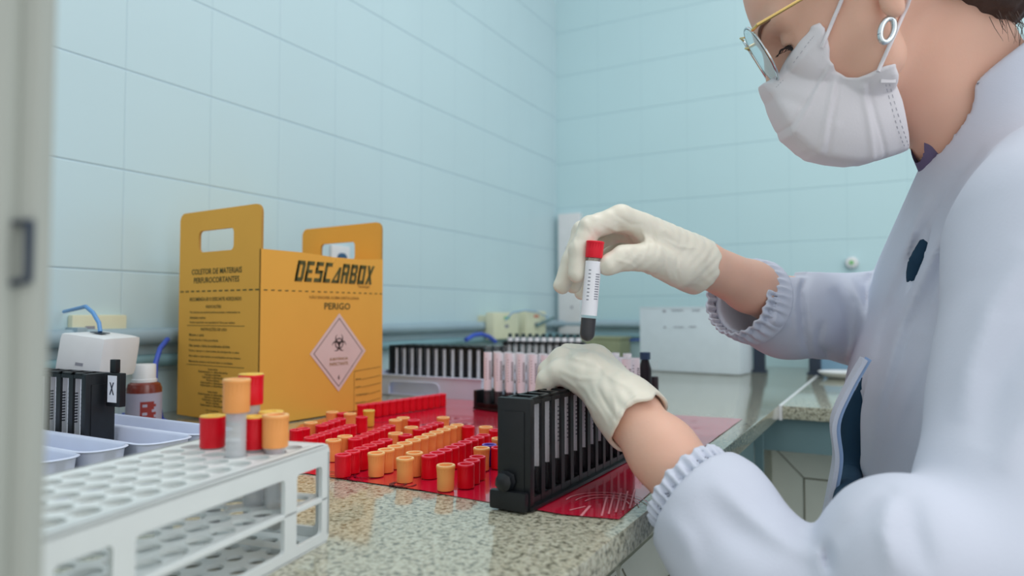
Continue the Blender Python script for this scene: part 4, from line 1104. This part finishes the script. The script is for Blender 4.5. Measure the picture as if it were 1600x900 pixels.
# gloves
def cuff_cut(P, a, b):                       # keep the side of plane a towards b
    n = (np.asarray(b)-np.asarray(a)); n = n/np.linalg.norm(n); return -((P-np.asarray(a, np.float32)) @ n.astype(np.float32))
def wr(P, s, amp, kx): return amp*np.sin(P @ np.array(kx, np.float32)+s)
def fold(P, pts, w, amp): return -amp*np.exp(-(seg(P, [c3(*p) for p in pts])/w)**2)
def fold2(P, pts, w, amp, z=(0, 9)):
    q = np.stack([P[:, 0]/P[:, 2], P[:, 1]/P[:, 2]], 1)
    L = np.array([((u-800)/F, (450-v)/F) for u, v in (spl([(a, b, 0) for a, b in pts], 4) if 0 else pts)], np.float32)
    ln = np.concatenate([[0], np.cumsum(np.linalg.norm(L[1:]-L[:-1], axis=1))]); tot = ln[-1]
    best = np.full(len(q), 1e9, np.float32); t = np.zeros(len(q), np.float32)
    for i in range(len(L)-1):
        e = L[i+1]-L[i]; h = np.clip(((q-L[i]) @ e)/(e @ e), 0, 1); r = q-L[i]-h[:, None]*e; dd = np.sqrt((r*r).sum(1))
        m_ = dd < best; best = np.where(m_, dd, best); t = np.where(m_, (ln[i]+h*(ln[i+1]-ln[i]))/tot, t)
    a = best*F/w
    return -amp*np.exp(-a*a)*np.maximum(np.sin(np.pi*np.clip(t, 0.0, 1)), 0)**.7
def crinkle(P, amp=.0005):
    w = P+.006*np.sin(P[:, [1, 2, 0]]*70+1.3)
    a = np.sin(w[:, 0]*330+w[:, 1]*210)*np.sin(w[:, 1]*160-w[:, 2]*240+.7); b_ = np.sin(w[:, 0]*520-w[:, 1]*360+w[:, 2]*150)
    return amp*(a+.5*b_)*(.5+.5*np.sin(P[:, 0]*60+P[:, 1]*45))
def glove_r(P):
    R_, _ = hands(P, .0006)
    R_ = smin(R_, cone(P, c3(1075, 410, .752), c3(1100, 420, .764), .0255, .0285), .012)
    R_ = np.minimum(R_, np.maximum(cone(P, c3(1075, 409, .753), c3(1096, 415, .763), .0295, .0300), -.0305+.0*P[:, 0]+np.abs((P-c3(1086, 412, .758).astype(np.float32)) @ ((c3(1108, 418, .768)-c3(1085, 411, .757))/np.linalg.norm(c3(1108, 418, .768)-c3(1085, 411, .757))).astype(np.float32))+.0295))
    R_ = R_+fold(P, [(1040, 360, .715), (1085, 400, .73)], .004, .0012)+fold(P, [(1010, 370, .708), (1050, 408, .715)], .003, .0010)+fold(P, [(930, 362, .695), (960, 350, .70)], .0022, .0009)
    R_ = R_+fold(P, [(1070, 395, .73), (1060, 440, .735)], .003, .0012)+fold(P, [(1000, 420, .70), (1040, 430, .715)], .0025, -.0009)
    n = (c3(1112, 420, .770)-c3(1070, 408, .75)); n /= np.linalg.norm(n)
    q = (P-c3(1092, 414, .762).astype(np.float32)) @ n.astype(np.float32)
    th = np.sin(P[:, 1]*260+P[:, 2]*190)*.0018
    cut = smax(R_, q+th, .002)
    inner = cone(P, c3(1082, 411, .756), c3(1150, 438, .79), .0245, .0262)
    for pts, w, am in (([(1000, 348), (1012, 385), (1004, 410)], 3, .0009), ([(1015, 345), (1028, 385), (1022, 412)], 3, -.0009), ([(935, 348), (965, 362), (990, 358)], 2.5, .0008), ([(1035, 372), (1060, 385), (1095, 388)], 3, .0009), ([(960, 405), (985, 412), (1000, 425)], 2.5, .0008),
                       ([(1045, 395), (1042, 420), (1048, 440)], 3, .001), ([(1060, 395), (1056, 420), (1062, 445)], 3, -.0009), ([(918, 352), (930, 372), (928, 385)], 2.2, .0008), ([(905, 355), (897, 375), (900, 395)], 2.2, .0007), ([(960, 335), (985, 350), (1010, 352)], 2.5, -.0008)):
        cut = cut+fold2(P, pts, w, am)
    cut = cut+crinkle(P)
    return smax(cut, -inner, .0015)
surface(glove_r, c3(850, 480, .66)-np.array([0, 0, .0]), c3(1180, 310, .84), .0013, 'glove', M_GLOVE, person)
def glove_l(P):
    _, L_ = hands(P, .0008)
    L_ = smin(L_, cone(P, c3(975, 635, .652), c3(1000, 662, .634), .0275, .0315), .015)
    L_ = L_+fold(P, [(905, 600, .67), (965, 640, .63), (960, 690, .62)], .0030, .0014)+fold(P, [(895, 560, .69), (950, 600, .66)], .003, .0009)+fold(P, [(880, 590, .685), (910, 620, .66)], .0025, .001)
    L_ = L_+fold(P, [(945, 640, .62), (968, 668, .61)], .0022, -.0014)+fold(P, [(930, 575, .68), (975, 600, .65)], .0022, -.0008)
    n = (c3(1010, 672, .630)-c3(960, 622, .66)); n /= np.linalg.norm(n)
    q = (P-c3(1000, 660, .636).astype(np.float32)) @ n.astype(np.float32)
    th = np.sin(P[:, 0]*150+P[:, 2]*120)*.003
    rim = np.maximum(cone(P, c3(985, 645, .644), c3(1010, 672, .630), .0325, .0335), np.abs(q+th+.0025)-.0018)
    cut = smax(L_, q+th, .002)
    cut = np.minimum(cut, rim)
    inner = cone(P, c3(992, 652, .641), c3(1060, 730, .600), .0290, .0320)
    for pts, w, am in (([(868, 575), (905, 592), (940, 590)], 4, .0010), ([(880, 560), (915, 572), (950, 578)], 4, -.0008), ([(925, 560), (955, 590), (985, 605)], 4, .0009), ([(915, 610), (935, 640), (955, 672)], 3.5, .0012), ([(930, 600), (952, 640), (966, 660)], 3, -.0010),
                       ([(955, 612), (962, 640), (956, 670)], 3.5, .0011), ([(895, 600), (915, 630), (935, 650)], 4, .001), ([(885, 545), (900, 560), (925, 562)], 3, .0008)):
        cut = cut+fold2(P, pts, w, am)
    cut = cut+crinkle(P)
    return smax(cut, -inner, .0015)
surface(glove_l, (c3(830, 720, .60)[0], c3(830, 720, .64)[1], .575), (c3(1060, 520, .66)[0], c3(1060, 525, .70)[1], .83), .0014, 'glove', M_GLOVE, person)

# ------------------------------------------------------------------ lab coat
def hit(fn, u, v, a=.45, b=1.0, n=276):
    ds = np.linspace(a, b, n); f = fn(np.array([c3(u, v, d) for d in ds], np.float32)); k = np.argmax(f < 0)
    return float(ds[k]) if f[k] < 0 else None
OPEN = []
def fold3(P, pts, w, amp): return fold2(P, pts, w, amp*1.45)
def coat_fn(P):
    # body of the coat
    t = cone(P, c3(1606, 330, .74), c3(1545, 640, .74), .118, .118, (1, 1, .66))
    t = smin(t, cone(P, c3(1545, 640, .74), c3(1520, 1000, .74), .118, .138, (1, 1, .66)), .03)
    t = smin(t, cone(P, c3(1520, 1000, .74), c3(1510, 1750, .74), .138, .17, (1, 1, .66)), .03)
    t = smin(t, cone(P, c3(1665, 300, .58), c3(1568, 350, .86), .065, .055), .04)
    # stand collar
    col = cone(P, c3(1548, 90, .74), c3(1580, 300, .74), .086, .087)
    t = smin(t, col, .025)
    # right sleeve
    ax_, bx_ = c3(1152, 464, .822), c3(1230, 486, .868)
    rs = chain(P, [(ax_, .0455), (bx_, .056), (REL, .060), (c3(1495, 372, .90), .066)], .02)
    n = ax_-bx_; n = n/np.linalg.norm(n); pa = P-ax_.astype(np.float32); along = pa @ n.astype(np.float32)
    ref = np.array([0, 1, 0.]); e1 = np.cross(n, ref); e1 /= np.linalg.norm(e1); e2 = np.cross(n, e1)
    ang = np.arctan2(pa @ e2.astype(np.float32), pa @ e1.astype(np.float32))
    rs = rs+fold3(P, [(1266, 420), (1250, 455), (1256, 520), (1266, 560)], 6, -.006)+fold3(P, [(1256, 415), (1242, 470), (1246, 530)], 5, .003)
    rs = rs+fold3(P, [(1325, 430), (1345, 470), (1355, 520), (1362, 560)], 9, .007)+fold3(P, [(1300, 450), (1322, 500), (1335, 560)], 12, -.005)
    rs = rs+fold3(P, [(1195, 480), (1215, 505), (1235, 500)], 9, .004)+fold3(P, [(1190, 450), (1215, 468)], 9, -.003)
    rs = rs+fold3(P, [(1392, 370), (1365, 430), (1352, 450)], 7, -.007)+fold3(P, [(1410, 390), (1385, 430), (1372, 455)], 7, .006)+fold3(P, [(1352, 448), (1362, 478), (1376, 470)], 7, -.006)
    rs = rs+fold3(P, [(1275, 540), (1300, 558)], 6, -.004)+fold3(P, [(1285, 500), (1276, 545)], 5, -.004)
    tilt = .35*(pa[:, 1]*1.0)
    rs = smax(rs, along+.012, .002)
    rs = smax(rs, -cone(P, ax_+n*.02, ax_-n*.055, .0390, .038), .003)
    # left sleeve
    la, lb_ = c3(1072, 760, .590), c3(1146, 828, .555)
    ls = chain(P, [(la, .041), (c3(1115, 800, .570), .047), (c3(1205, 905, .53), .046)], .02)
    ls = smin(ls, chain(P, [(c3(1205, 905, .53), .046), (c3(1290, 968, .505), .042), (c3(1420, 882, .48), .058), (LEL, .066)], .015), .015)
    ls = smin(ls, cone(P, c3(1078, 806, .583), c3(1150, 905, .545), .030, .046), .025)
    up = chain(P, [(LEL, .066), (c3(1655, 620, .53), .080), (c3(1650, 360, .575), .082)], .03)
    ls = smin(ls, up, .012)
    n2 = la-lb_; n2 = n2/np.linalg.norm(n2); pb = P-la.astype(np.float32); al2 = pb @ n2.astype(np.float32)
    f1 = np.cross(n2, ref); f1 /= np.linalg.norm(f1); f2 = np.cross(n2, f1)
    an2 = np.arctan2(pb @ f2.astype(np.float32), pb @ f1.astype(np.float32))
    ls = ls+fold2(P, [(1110, 745), (1165, 800), (1230, 850), (1290, 880)], 13, .003)+fold2(P, [(1090, 770), (1150, 830), (1220, 880)], 22, -.004)
    ls = ls+fold2(P, [(1290, 845), (1296, 900)], 7, -.008)+fold2(P, [(1302, 850), (1350, 800), (1400, 762)], 12, -.003)
    ls = ls+fold2(P, [(1040, 800), (1075, 850), (1090, 900)], 16, .004)+fold2(P, [(1390, 770), (1380, 830), (1400, 900)], 14, .004)+fold2(P, [(1420, 770), (1430, 830), (1450, 900)], 18, -.004)
    ls = smax(ls, al2+.012, .002)
    ls = smax(ls, -cone(P, la+n2*.02, la-n2*.05, .0360, .036), .003)
    # folds of the front
    t = t+fold2(P, [(1488, 520), (1455, 570), (1415, 660), (1394, 745)], 13, -.0035)+fold2(P, [(1470, 530), (1440, 580), (1400, 665), (1378, 745)], 14, .0025)
    t = t+fold3(P, [(1560, 230), (1510, 300), (1455, 400), (1410, 500), (1375, 620), (1352, 760)], 10, .005)+fold3(P, [(1540, 230), (1490, 290), (1430, 390), (1392, 480), (1365, 560)], 8, -.004)
    t = t+fold3(P, [(1600, 250), (1540, 330), (1492, 390), (1470, 440), (1440, 520)], 12, -.006)+fold3(P, [(1575, 320), (1505, 400), (1490, 470)], 14, .005)
    t = t+fold3(P, [(1452, 300), (1430, 350), (1408, 410)], 6, .003)
    ls = ls+fold2(P, [(1700, 330), (1600, 400), (1545, 480), (1512, 570), (1498, 660)], 20, .006)+fold2(P, [(1720, 420), (1620, 500), (1565, 590), (1530, 700)], 24, -.006)+fold2(P, [(1720, 540), (1640, 600), (1590, 680), (1560, 740)], 22, .005)
    t = smin(t, ls, .007); t = smin(t, rs, .016)
    # collar rim plane
    a = c3(1447, 232, .74); b = c3(1600, 78, .74); nn = np.array([-(b-a)[1], (b-a)[0], 0]); nn /= np.linalg.norm(nn)
    if nn[1] < 0: nn = -nn
    nn = np.cross(c3(1484, 155, 1), c3(1600, 66, 1)); nn /= np.linalg.norm(nn); nn = nn*np.sign(nn[1]); n3 = np.cross(c3(1447, 238, 1), c3(1484, 155, 1)); n3 /= np.linalg.norm(n3); n3 = n3*(-1 if (n3 @ c3(1560, 260, 1)) > 0 else 1)
    arc_ = .012*np.sin(np.pi*np.clip((P[:, 0]-c3(1447, 0, .7)[0])/.11, 0, 1))
    cutp = smax(P @ nn.astype(np.float32), P @ n3.astype(np.float32), .006)
    cutp = np.where(P[:, 1] > c3(0, 420, .74)[1], cutp, -.05)
    t = smax(t, cutp, .004)
    t = smax(t, -(neck_sdf(P)-.004), .004)
    # openings of the front, the dark garment shows through them
    if OPEN:
        t = smax(t, -chain(P, [(c3(*p), r) for p, r in OPEN[0]], .004), .003)
        t = smax(t, -chain(P, [(c3(*p), r) for p, r in OPEN[1]], .004), .003)
    return t
def hh(u, v): return hit(coat_fn, u, v, .5, .85) or .70
OP = [[((u, v, hh(u, v)+.001), r) for u, v, r in ((1451, 362, .003), (1443, 383, .007), (1434, 408, .0095), (1426, 430, .0075), (1419, 452, .003))],
      [((u, v, hh(u+8, v)+.004), r) for u, v, r in ((1348, 590, .003), (1330, 650, .012), (1328, 740, .013), (1316, 850, .014), (1300, 1000, .016))]]
OPEN = OP
surface(coat_fn, (.07, -.64, .38), (.66, .28, 1.04), .0034, 'lab_coat', M_COAT, person, 1)
def cuff_fn(pa_, pb_, r0, r1, lobes, ph):
    n = pa_-pb_; n = n/np.linalg.norm(n); e1 = np.cross(n, [0, 1, 0.]); e1 /= np.linalg.norm(e1); e2 = np.cross(n, e1)
    n, e1, e2 = [x.astype(np.float32) for x in (n, e1, e2)]
    def f(P):
        q = P-pa_.astype(np.float32); al = q @ n; ang = np.arctan2(q @ e2, q @ e1)
        rad = np.sqrt((q @ e1)**2+(q @ e2)**2)
        rr = r0+(r1-r0)*np.clip(-al/.045, 0, 1)
        k = np.exp(-((al+.010)/.014)**2)
        rr = rr+.0024*k*np.sin(ang*lobes+ph+1.5*np.sin(ang*3)+al*60)-.0022*np.exp(-((al+.009)/.0045)**2)
        d = np.abs(rad-rr+.0016)-.0017
        return smax(smax(d, al-.003+.0015*np.sin(ang*lobes*.5), .001), -(al+.034), .001)*.7
    return f
for pa_, pb_, r0, r1, lo_, hi_ in ((c3(1152, 464, .822), c3(1230, 486, .868), .0465, .0545, (.20, -.13, .73), (.37, .075, .93)), (c3(1072, 760, .590), c3(1146, 828, .555), .0425, .0468, (.08, -.29, .50), (.24, -.08, .68))):
    surface(cuff_fn(pa_, pb_, r0, r1, 30, .4), lo_, hi_, .0015, 'elastic_cuff', M_COAT, person)
def shirt_fn(P):
    t = cone(P, c3(1622, 420, .74), c3(1545, 640, .74), .096, .107, (1, 1, .66))
    t = smin(t, cone(P, c3(1545, 640, .74), c3(1520, 1100, .74), .109, .125, (1, 1, .66)), .03)
    for l in OP: t = smin(t, chain(P, [(c3(p[0]+1, p[1], p[2]+.009), max(.003, r*1.0)) for p, r in l], .004), .006)
    return t
surface(shirt_fn, (.15, -.7, .5), (.66, .2, 1.0), .006, 'dark_shirt', M_DARK, person, 1)
def trous(P):
    hp = c3(1540, 900, .74); d = None
    for s in (-.085, .085):
        a = hp+np.array([0, -.05, s]); c = chain(P, [(a, .095), (a+np.array([-.02, -.42, 0]), .07), (a+np.array([.02, -.735, 0]), .055)], .02); d = c if d is None else smin(d, c, .02)
    return d
surface(trous, (.2, -1.06, .5), (.62, -.2, 1.0), .01, 'trousers', M_DARK, person, 1)
def shoes(P):
    hp = c3(1540, 900, .74); d = None
    for s in (-.085, .085):
        a = hp+np.array([.02, 0, s]); a[1] = -1.030; c = cone(P, a+np.array([.03, .0, 0]), a+np.array([-.16, -.005, 0]), .042, .034); d = c if d is None else np.minimum(d, c)
    return np.maximum(d, -(P[:, 1]+1.072-.0*P[:, 0]))
# front placket strip hanging in front of the opening
def ribbon(pts, w, m, name, th=.0025, parent=person, dirv=None):
    b = MB(); L = [at(*p) for p in pts]
    dv = (FWD*.94+RIGHT*.34).normalized() if dirv is None else dirv
    n = len(L); vs = []
    for i, p in enumerate(L):
        t = (L[min(i+1, n-1)]-L[max(i-1, 0)]).normalized(); nn_ = t.cross(dv).normalized()
        for a, c in ((-1, -1), (1, -1), (1, 1), (-1, 1)): vs.append(p+dv*(w/2*a)+nn_*(th/2*c))
    fs = [(0, 1, 2, 3), tuple(4*(n-1)+k for k in (3, 2, 1, 0))]
    for i in range(n-1):
        for k in range(4): fs.append((4*i+k, 4*i+(k+1) % 4, 4*(i+1)+(k+1) % 4, 4*(i+1)+k))
    b.add(vs, fs, m); return b.build(name, parent, smooth=60)
def spl(pts, n=6):
    out = []; P_ = [np.array(p, float) for p in pts]
    for i in range(len(P_)-1):
        p0, p1, p2, p3 = P_[max(i-1, 0)], P_[i], P_[i+1], P_[min(i+2, len(P_)-1)]
        for k in range(n):
            t = k/n; out.append(.5*((2*p1)+(-p0+p2)*t+(2*p0-5*p1+4*p2-p3)*t*t+(-p0+3*p1-3*p2+p3)*t**3))
    out.append(P_[-1]); return out
pl = spl([(1350, 560, .69), (1322, 610, .688), (1302, 660, .686), (1306, 715, .684), (1297, 770, .682), (1284, 840, .680), (1275, 930, .68)])
ribbon(pl, .030, M_COAT, 'placket', .004)
ribbon([(p[0]+7, p[1], p[2]-.004) for p in pl], .020, M_COATB, 'placket_trim', .0035)

# ------------------------------------------------------------------ face details
def eye_part(sgn, near):
    e = MB(); c = HP(-.0131, -.001, .031*sgn); cw = c @ MR+CPn
    Me = Matrix([list(hf @ MR)+[0], list(hu @ MR)+[0], list(hz_ @ MR)+[0], [0, 0, 0, 1]]).transposed(); Me.translation = Vector(cw)
    n = 20; prof = [(.0123*math.sin(math.pi*i/n), -.0123*math.cos(math.pi*i/n)) for i in range(n+1)]
    Mz = Me @ Matrix.Rotation(math.radians(90), 4, 'Y') @ Matrix.Rotation(math.radians(-28), 4, 'X')
    e.lathe(prof, M_EYEW, 24, Me)
    ob = e.build('eye', person)
    g = MB(); gd = Me @ Matrix.Rotation(math.radians(-32), 4, 'Z') @ Matrix.Rotation(math.radians(90), 4, 'Y')
    pr_ = [(.0127*math.sin(a), .0127*math.cos(a)) for a in [math.radians(x) for x in (0, 8, 16, 24, 32, 40)]]
    g.lathe(pr_, M_IRIS, 24, gd); g.build('iris', ob)
for s_ in (1, -1): eye_part(s_, s_ > 0)
def hcurve(pts, r, m, name, parent=person, n=8):
    return MB().tube([Vector(HP(*p) @ MR+CPn) for p in spl(pts, 5)], r, m, n).build(name, parent, smooth=60)
for s_ in (1, -1):
    q = spl([(.0035, -.004, .019*s_), (.0030, -.0035, .026*s_), (.0010, -.0045, .034*s_), (-.0045, -.0065, .043*s_)], 4)
    b = MB(); b.tube([Vector(HP(*p) @ MR+CPn) for p in q], [.0010]*len(q), M_LASH, 6)
    for p in q[::2]: b.tube([Vector(HP(*p) @ MR+CPn), Vector(HP(p[0]+.004, p[1]-.0025, p[2]+.001*s_) @ MR+CPn), Vector(HP(p[0]+.0065, p[1]-.0022, p[2]+.0025*s_) @ MR+CPn)], [.0005, .0004, .0002], M_LASH, 4)
    b.build('eyelashes', person)
    q = spl([(.0115, .016, .012*s_), (.0105, .0235, .022*s_), (.0045, .0275, .036*s_), (-.008, .024, .050*s_)], 5)
    MB().tube([Vector(HP(*p) @ MR+CPn) for p in q], [.0007+.0013*math.sin(math.pi*min(1, (i+2)/(len(q)+1))) for i in range(len(q))], M_BROW, 8).build('eyebrow', person)
# earring
e0 = Vector(HP(-.071, -.046, .0850) @ MR+CPn); b = MB(); ring = []
hzw = Vector(hz_ @ MR); hfw = Vector(hf @ MR); huw = Vector(hu @ MR)
for i in range(25):
    a = 2*math.pi*i/24; ring.append(e0+(hfw*.8+hzw*.45).normalized()*.0088*math.cos(a)+Vector((0, 0, 1))*.0102*math.sin(a))
b.tube(ring, .0026, M_SILV, 12, caps=False); b.build('earring', person)
# hair
def hair_fn(P):
    Q = (P-H0) @ HR.T.astype(np.float32)
    Qa = Q.copy(); Qa[:, 2] = np.abs(Qa[:, 2])
    d = ell(Qa, (-.100, .046, 0), (.100, .096, .0805))
    # hairline: cut away the face side
    hl = (Qa[:, 0]-(-.030+.25*(Qa[:, 1]-.06)))*.9
    d = smax(d, hl, .006); low = -(Qa[:, 1]+.002+.35*(Qa[:, 0]+.100)*(-1)); d = smax(d, low, .008)
    sb = cone(Qa, (-.052, .035, .070), (-.058, .010, .070), .010, .005); d = smin(d, sb, .006)
    d = smin(d, cone(Qa, (-.165, .005, 0), (-.178, -.030, 0), .035, .028), .02)
    d = smax(d, -ell(Qa, (-.094, .000, .084), (.022, .036, .018)), .004)
    d = smin(d, ell(P, c3(1515, -20, .73), (.066, .055, .086)), .02); d = smin(d, ell(P, c3(1545, -14, .70), (.030, .030, .055)), .02)
    st = np.sin(Q[:, 1]*420+Q[:, 0]*180+np.sin(Q[:, 0]*90)*2)*.0009+np.sin(Q[:, 1]*230-Q[:, 0]*330)*.0007
    return d+st
surface(hair_fn, c3(1120, 140, .60), (c3(1640, -260, .80)[0]+.1, c3(1640, -320, .80)[1], .86), .0026, 'hair', M_HAIR, person)
# loose strands at the nape
b = MB()
rs_ = random.Random(3)
for i in range(16):
    u = 1545+rs_.random()*50; v = 16+rs_.random()*12
    d_ = .645+rs_.random()*.03; b.tube([at(u, v, d_), at(u+6+rs_.random()*12, v+18, d_), at(u+2+rs_.random()*20, v+26+rs_.random()*26, d_+.01)], [.0004, .0003, .0001], M_HAIR, 4)
b.build('loose_hair', person)
# glasses
gl = None
def gw(x, y, z): return Vector(HP(x, y, z) @ MR+CPn)
g = MB()
for s_ in (1, -1):
    r_ = []
    for i in range(33):
        a = 2*math.pi*i/32; ca, sa = math.cos(a), math.sin(a)
        yy = .003+.031*math.copysign(abs(sa)**.85, sa); zz = .034+.0275*math.copysign(abs(ca)**.85, ca)
        r_.append(gw(.0235-.10*(zz-.010)**1*.9, yy, zz*s_))
    g.tube(r_, .0011, M_SILV, 8, caps=False)
g.tube([gw(.024, .018, .008), gw(.027, .021, 0), gw(.024, .018, -.008)], .0010, M_GOLD, 8)
g.tube([gw(.0235, .030, .010), gw(.026, .033, 0), gw(.0235, .030, -.010)], .0010, M_GOLD, 8)
gf = g.build('glasses', person)
for s_ in (1, -1):
    MB().tube([gw(.0195, .026, .058*s_), gw(.014, .0265, .066*s_), gw(-.03, .022, .0745*s_), gw(-.10, .016, .0835*s_), gw(-.125, .0, .082*s_)], [.0016, .0018, .0016, .0014, .0014], M_GOLD, 8).build('temple_arm', gf)
    vs = []; 
    for sd in (0, .0014):
        for i in range(32):
            a = 2*math.pi*i/32; ca, sa = math.cos(a), math.sin(a)
            yy = .003+.030*math.copysign(abs(sa)**.85, sa); zz = .034+.0265*math.copysign(abs(ca)**.85, ca)
            vs.append(gw(.0235-.10*(zz-.010)*.9+sd*1.5-.0007, yy, zz*s_))
    M_LENS = mat('spectacle_lens', (240, 246, 248), .03, .5, trans=1.0)
    MB().add(vs, [tuple(range(32)), tuple(range(63, 31, -1))]+[(i, (i+1) % 32, 32+(i+1) % 32, 32+i) for i in range(32)], M_LENS).build('lens', gf)

# ------------------------------------------------------------------ face mask
MP = [(1270, 45), (1279, 62), (1285, 85), (1286, 104), (1296, 118), (1312, 127), (1328, 130), (1342, 124), (1362, 115), (1377, 113), (1387, 126), (1402, 160), (1413, 195), (1426, 232), (1402, 241), (1372, 250), (1340, 254), (1310, 250), (1285, 244), (1264, 232), (1256, 224), (1240, 210), (1226, 184), (1212, 156), (1203, 138), (1197, 126), (1206, 122), (1222, 112), (1230, 92), (1243, 70), (1256, 56), (1258, 49)]
MPc = np.array([c3(u, v, .70)[:2] for u, v in MP], np.float32)
def body_face(P): return smin(head_sdf(P), neck_sdf(P), .032)
def poly2(X, V):
    d = np.full(len(X), 1e9, np.float32); s = np.ones(len(X), np.float32)
    n = len(V)
    for i in range(n):
        a, b = V[i], V[i-1]; e = b-a; w = X-a; h = np.clip((w @ e)/(e @ e), 0, 1); q = w-h[:, None]*e; d = np.minimum(d, (q*q).sum(1))
        c1 = X[:, 1] >= a[1]; c2 = X[:, 1] < b[1]; c3_ = e[0]*w[:, 1] > e[1]*w[:, 0]
        fl = (c1 & c2 & c3_) | (~c1 & ~c2 & ~c3_); s = np.where(fl, -s, s)
    return s*np.sqrt(d)
MC = c3(1318, 150, .738)
def mask_fn(P):
    X = P[:, :2]*(0.70/(.70+(P[:, 2:3]-.70)*.6))
    d2 = poly2(X, MPc)
    q = P-MC.astype(np.float32)
    e = ell(P, MC+np.array([-.006, -.010, 0]), (.092, .086, .071))
    e = np.minimum(e, body_face(P)-.0062)
    d = smax(d2, e, .006)
    def fl(pts, w, a): return -a*np.exp(-(seg(np.column_stack([X, np.zeros(len(X))]).astype(np.float32), [np.append(c3(u, v, .70)[:2], 0) for u, v in pts])/w)**2)
    pleat = fl([(1288, 110), (1262, 160), (1242, 206)], .0026, .0022)+fl([(1295, 135), (1285, 190), (1280, 238)], .0030, .0022)+fl([(1336, 145), (1350, 200), (1362, 248)], .0030, .0022)
    pleat += fl([(1344, 140), (1360, 190), (1382, 244)], .0020, -.0018)+fl([(1302, 138), (1294, 190), (1292, 240)], .002, -.0016)+fl([(1276, 120), (1254, 165), (1236, 196)], .002, -.0015)
    pleat += fl([(1208, 128), (1235, 112), (1262, 80), (1274, 55)], .0022, .0014)+fl([(1215, 150), (1250, 165)], .006, -.0015)+fl([(1300, 200), (1285, 225)], .004, .0012)
    pleat += fl([(1286, 104), (1312, 130), (1342, 130), (1388, 108)], .0022, .0013)+fl([(1378, 130), (1395, 185), (1412, 232)], .004, .001)
    return d+pleat*.8
mk = surface(mask_fn, (c3(1170, 0, .66)[0], c3(0, 290, .8)[1], .612), (c3(1460, 0, .74)[0], c3(0, 20, .8)[1], .83), .0016, 'face_mask', M_MASK, person)
def mz(u, v):                                  # nearest mask surface along a line of sight
    for k in range(460):
        d = .61+k*.0005
        if mask_fn(np.array([c3(u, v, d)], np.float32))[0] < 0: return d
    return .70
b = MB()
for path in ([(1240, 98), (1262, 68), (1272, 56)], [(1384, 132), (1394, 170), (1404, 205), (1414, 230)], [(1390, 132), (1400, 168), (1412, 205), (1420, 229)], [(1213, 136), (1225, 124)]):
    q = spl([(u, v, 0) for u, v in path], 8)
    for i in range(0, len(q)-1, 1):
        if i % 2: continue
        p0, p1 = q[i], q[i+1]; d0 = mz(p0[0], p0[1])-.0003; d1 = mz(p1[0], p1[1])-.0003
        b.tube([at(p0[0], p0[1], d0), at(p1[0], p1[1], d1)], .00035, M_STITCH, 4)
b.build('stitching', mk)
def strap(pts, name):
    b = MB(); b.tube([at(*p) for p in spl(pts, 5)], .0019, M_MASK, 8); b.build('ear_loop', mk)
def skinmask(P): return np.minimum(body_face(P), mask_fn(P))
def body_face(P): return smin(head_sdf(P), neck_sdf(P), .032)
def strap(pts):
    q = [(u, v, (hit(skinmask, u, v, .60, .80, 400) or .69)-.0014-o) for u, v, o in pts]
    b = MB(); b.tube([at(*p) for p in spl(q, 4)], .0018, M_MASK, 8); b.build('ear_loop', mk)
strap([(1284, 74, 0), (1290, 60, .001), (1297, 43, .002), (1304, 26, .002), (1311, 10, .002), (1318, -8, .002), (1330, -40, .002), (1348, -66, .003), (1372, -72, .004)])
strap([(1372, 112, 0), (1378, 98, .001), (1386, 80, .002), (1394, 62, .002), (1402, 44, .004), (1409, 28, .004), (1420, 2, .004), (1426, -30, .004), (1410, -62, .004), (1380, -72, .004)])
b = MB(); dd = mz(1384, 127)
b.box((-.008, -.0018, -.0010), (.006, .0018, .0012), M_MASK, M=Matrix.Translation(at(1389, 127, dd-.001)) @ cam_rot4 if False else Matrix.Translation(at(1389, 127, dd-.001)) @ R3.to_4x4(), bev=.0008)
b.build('loop_tab', mk)
# inner collar and the shoes
def icol(P):
    d = cone(P, c3(1452, 232, .738), c3(1475, 285, .738), .0175, .018); 
    return d
surface(icol, (c3(1415, 0, .76)[0], c3(0, 320, .76)[1], .70), (c3(1500, 0, .76)[0], c3(0, 200, .76)[1], .775), .002, 'inner_collar', M_SHIRT, person)
surface(shoes, (.2, -1.14, .5), (.62, -.95, 1.0), .006, 'shoes', M_BLK, person, 1)
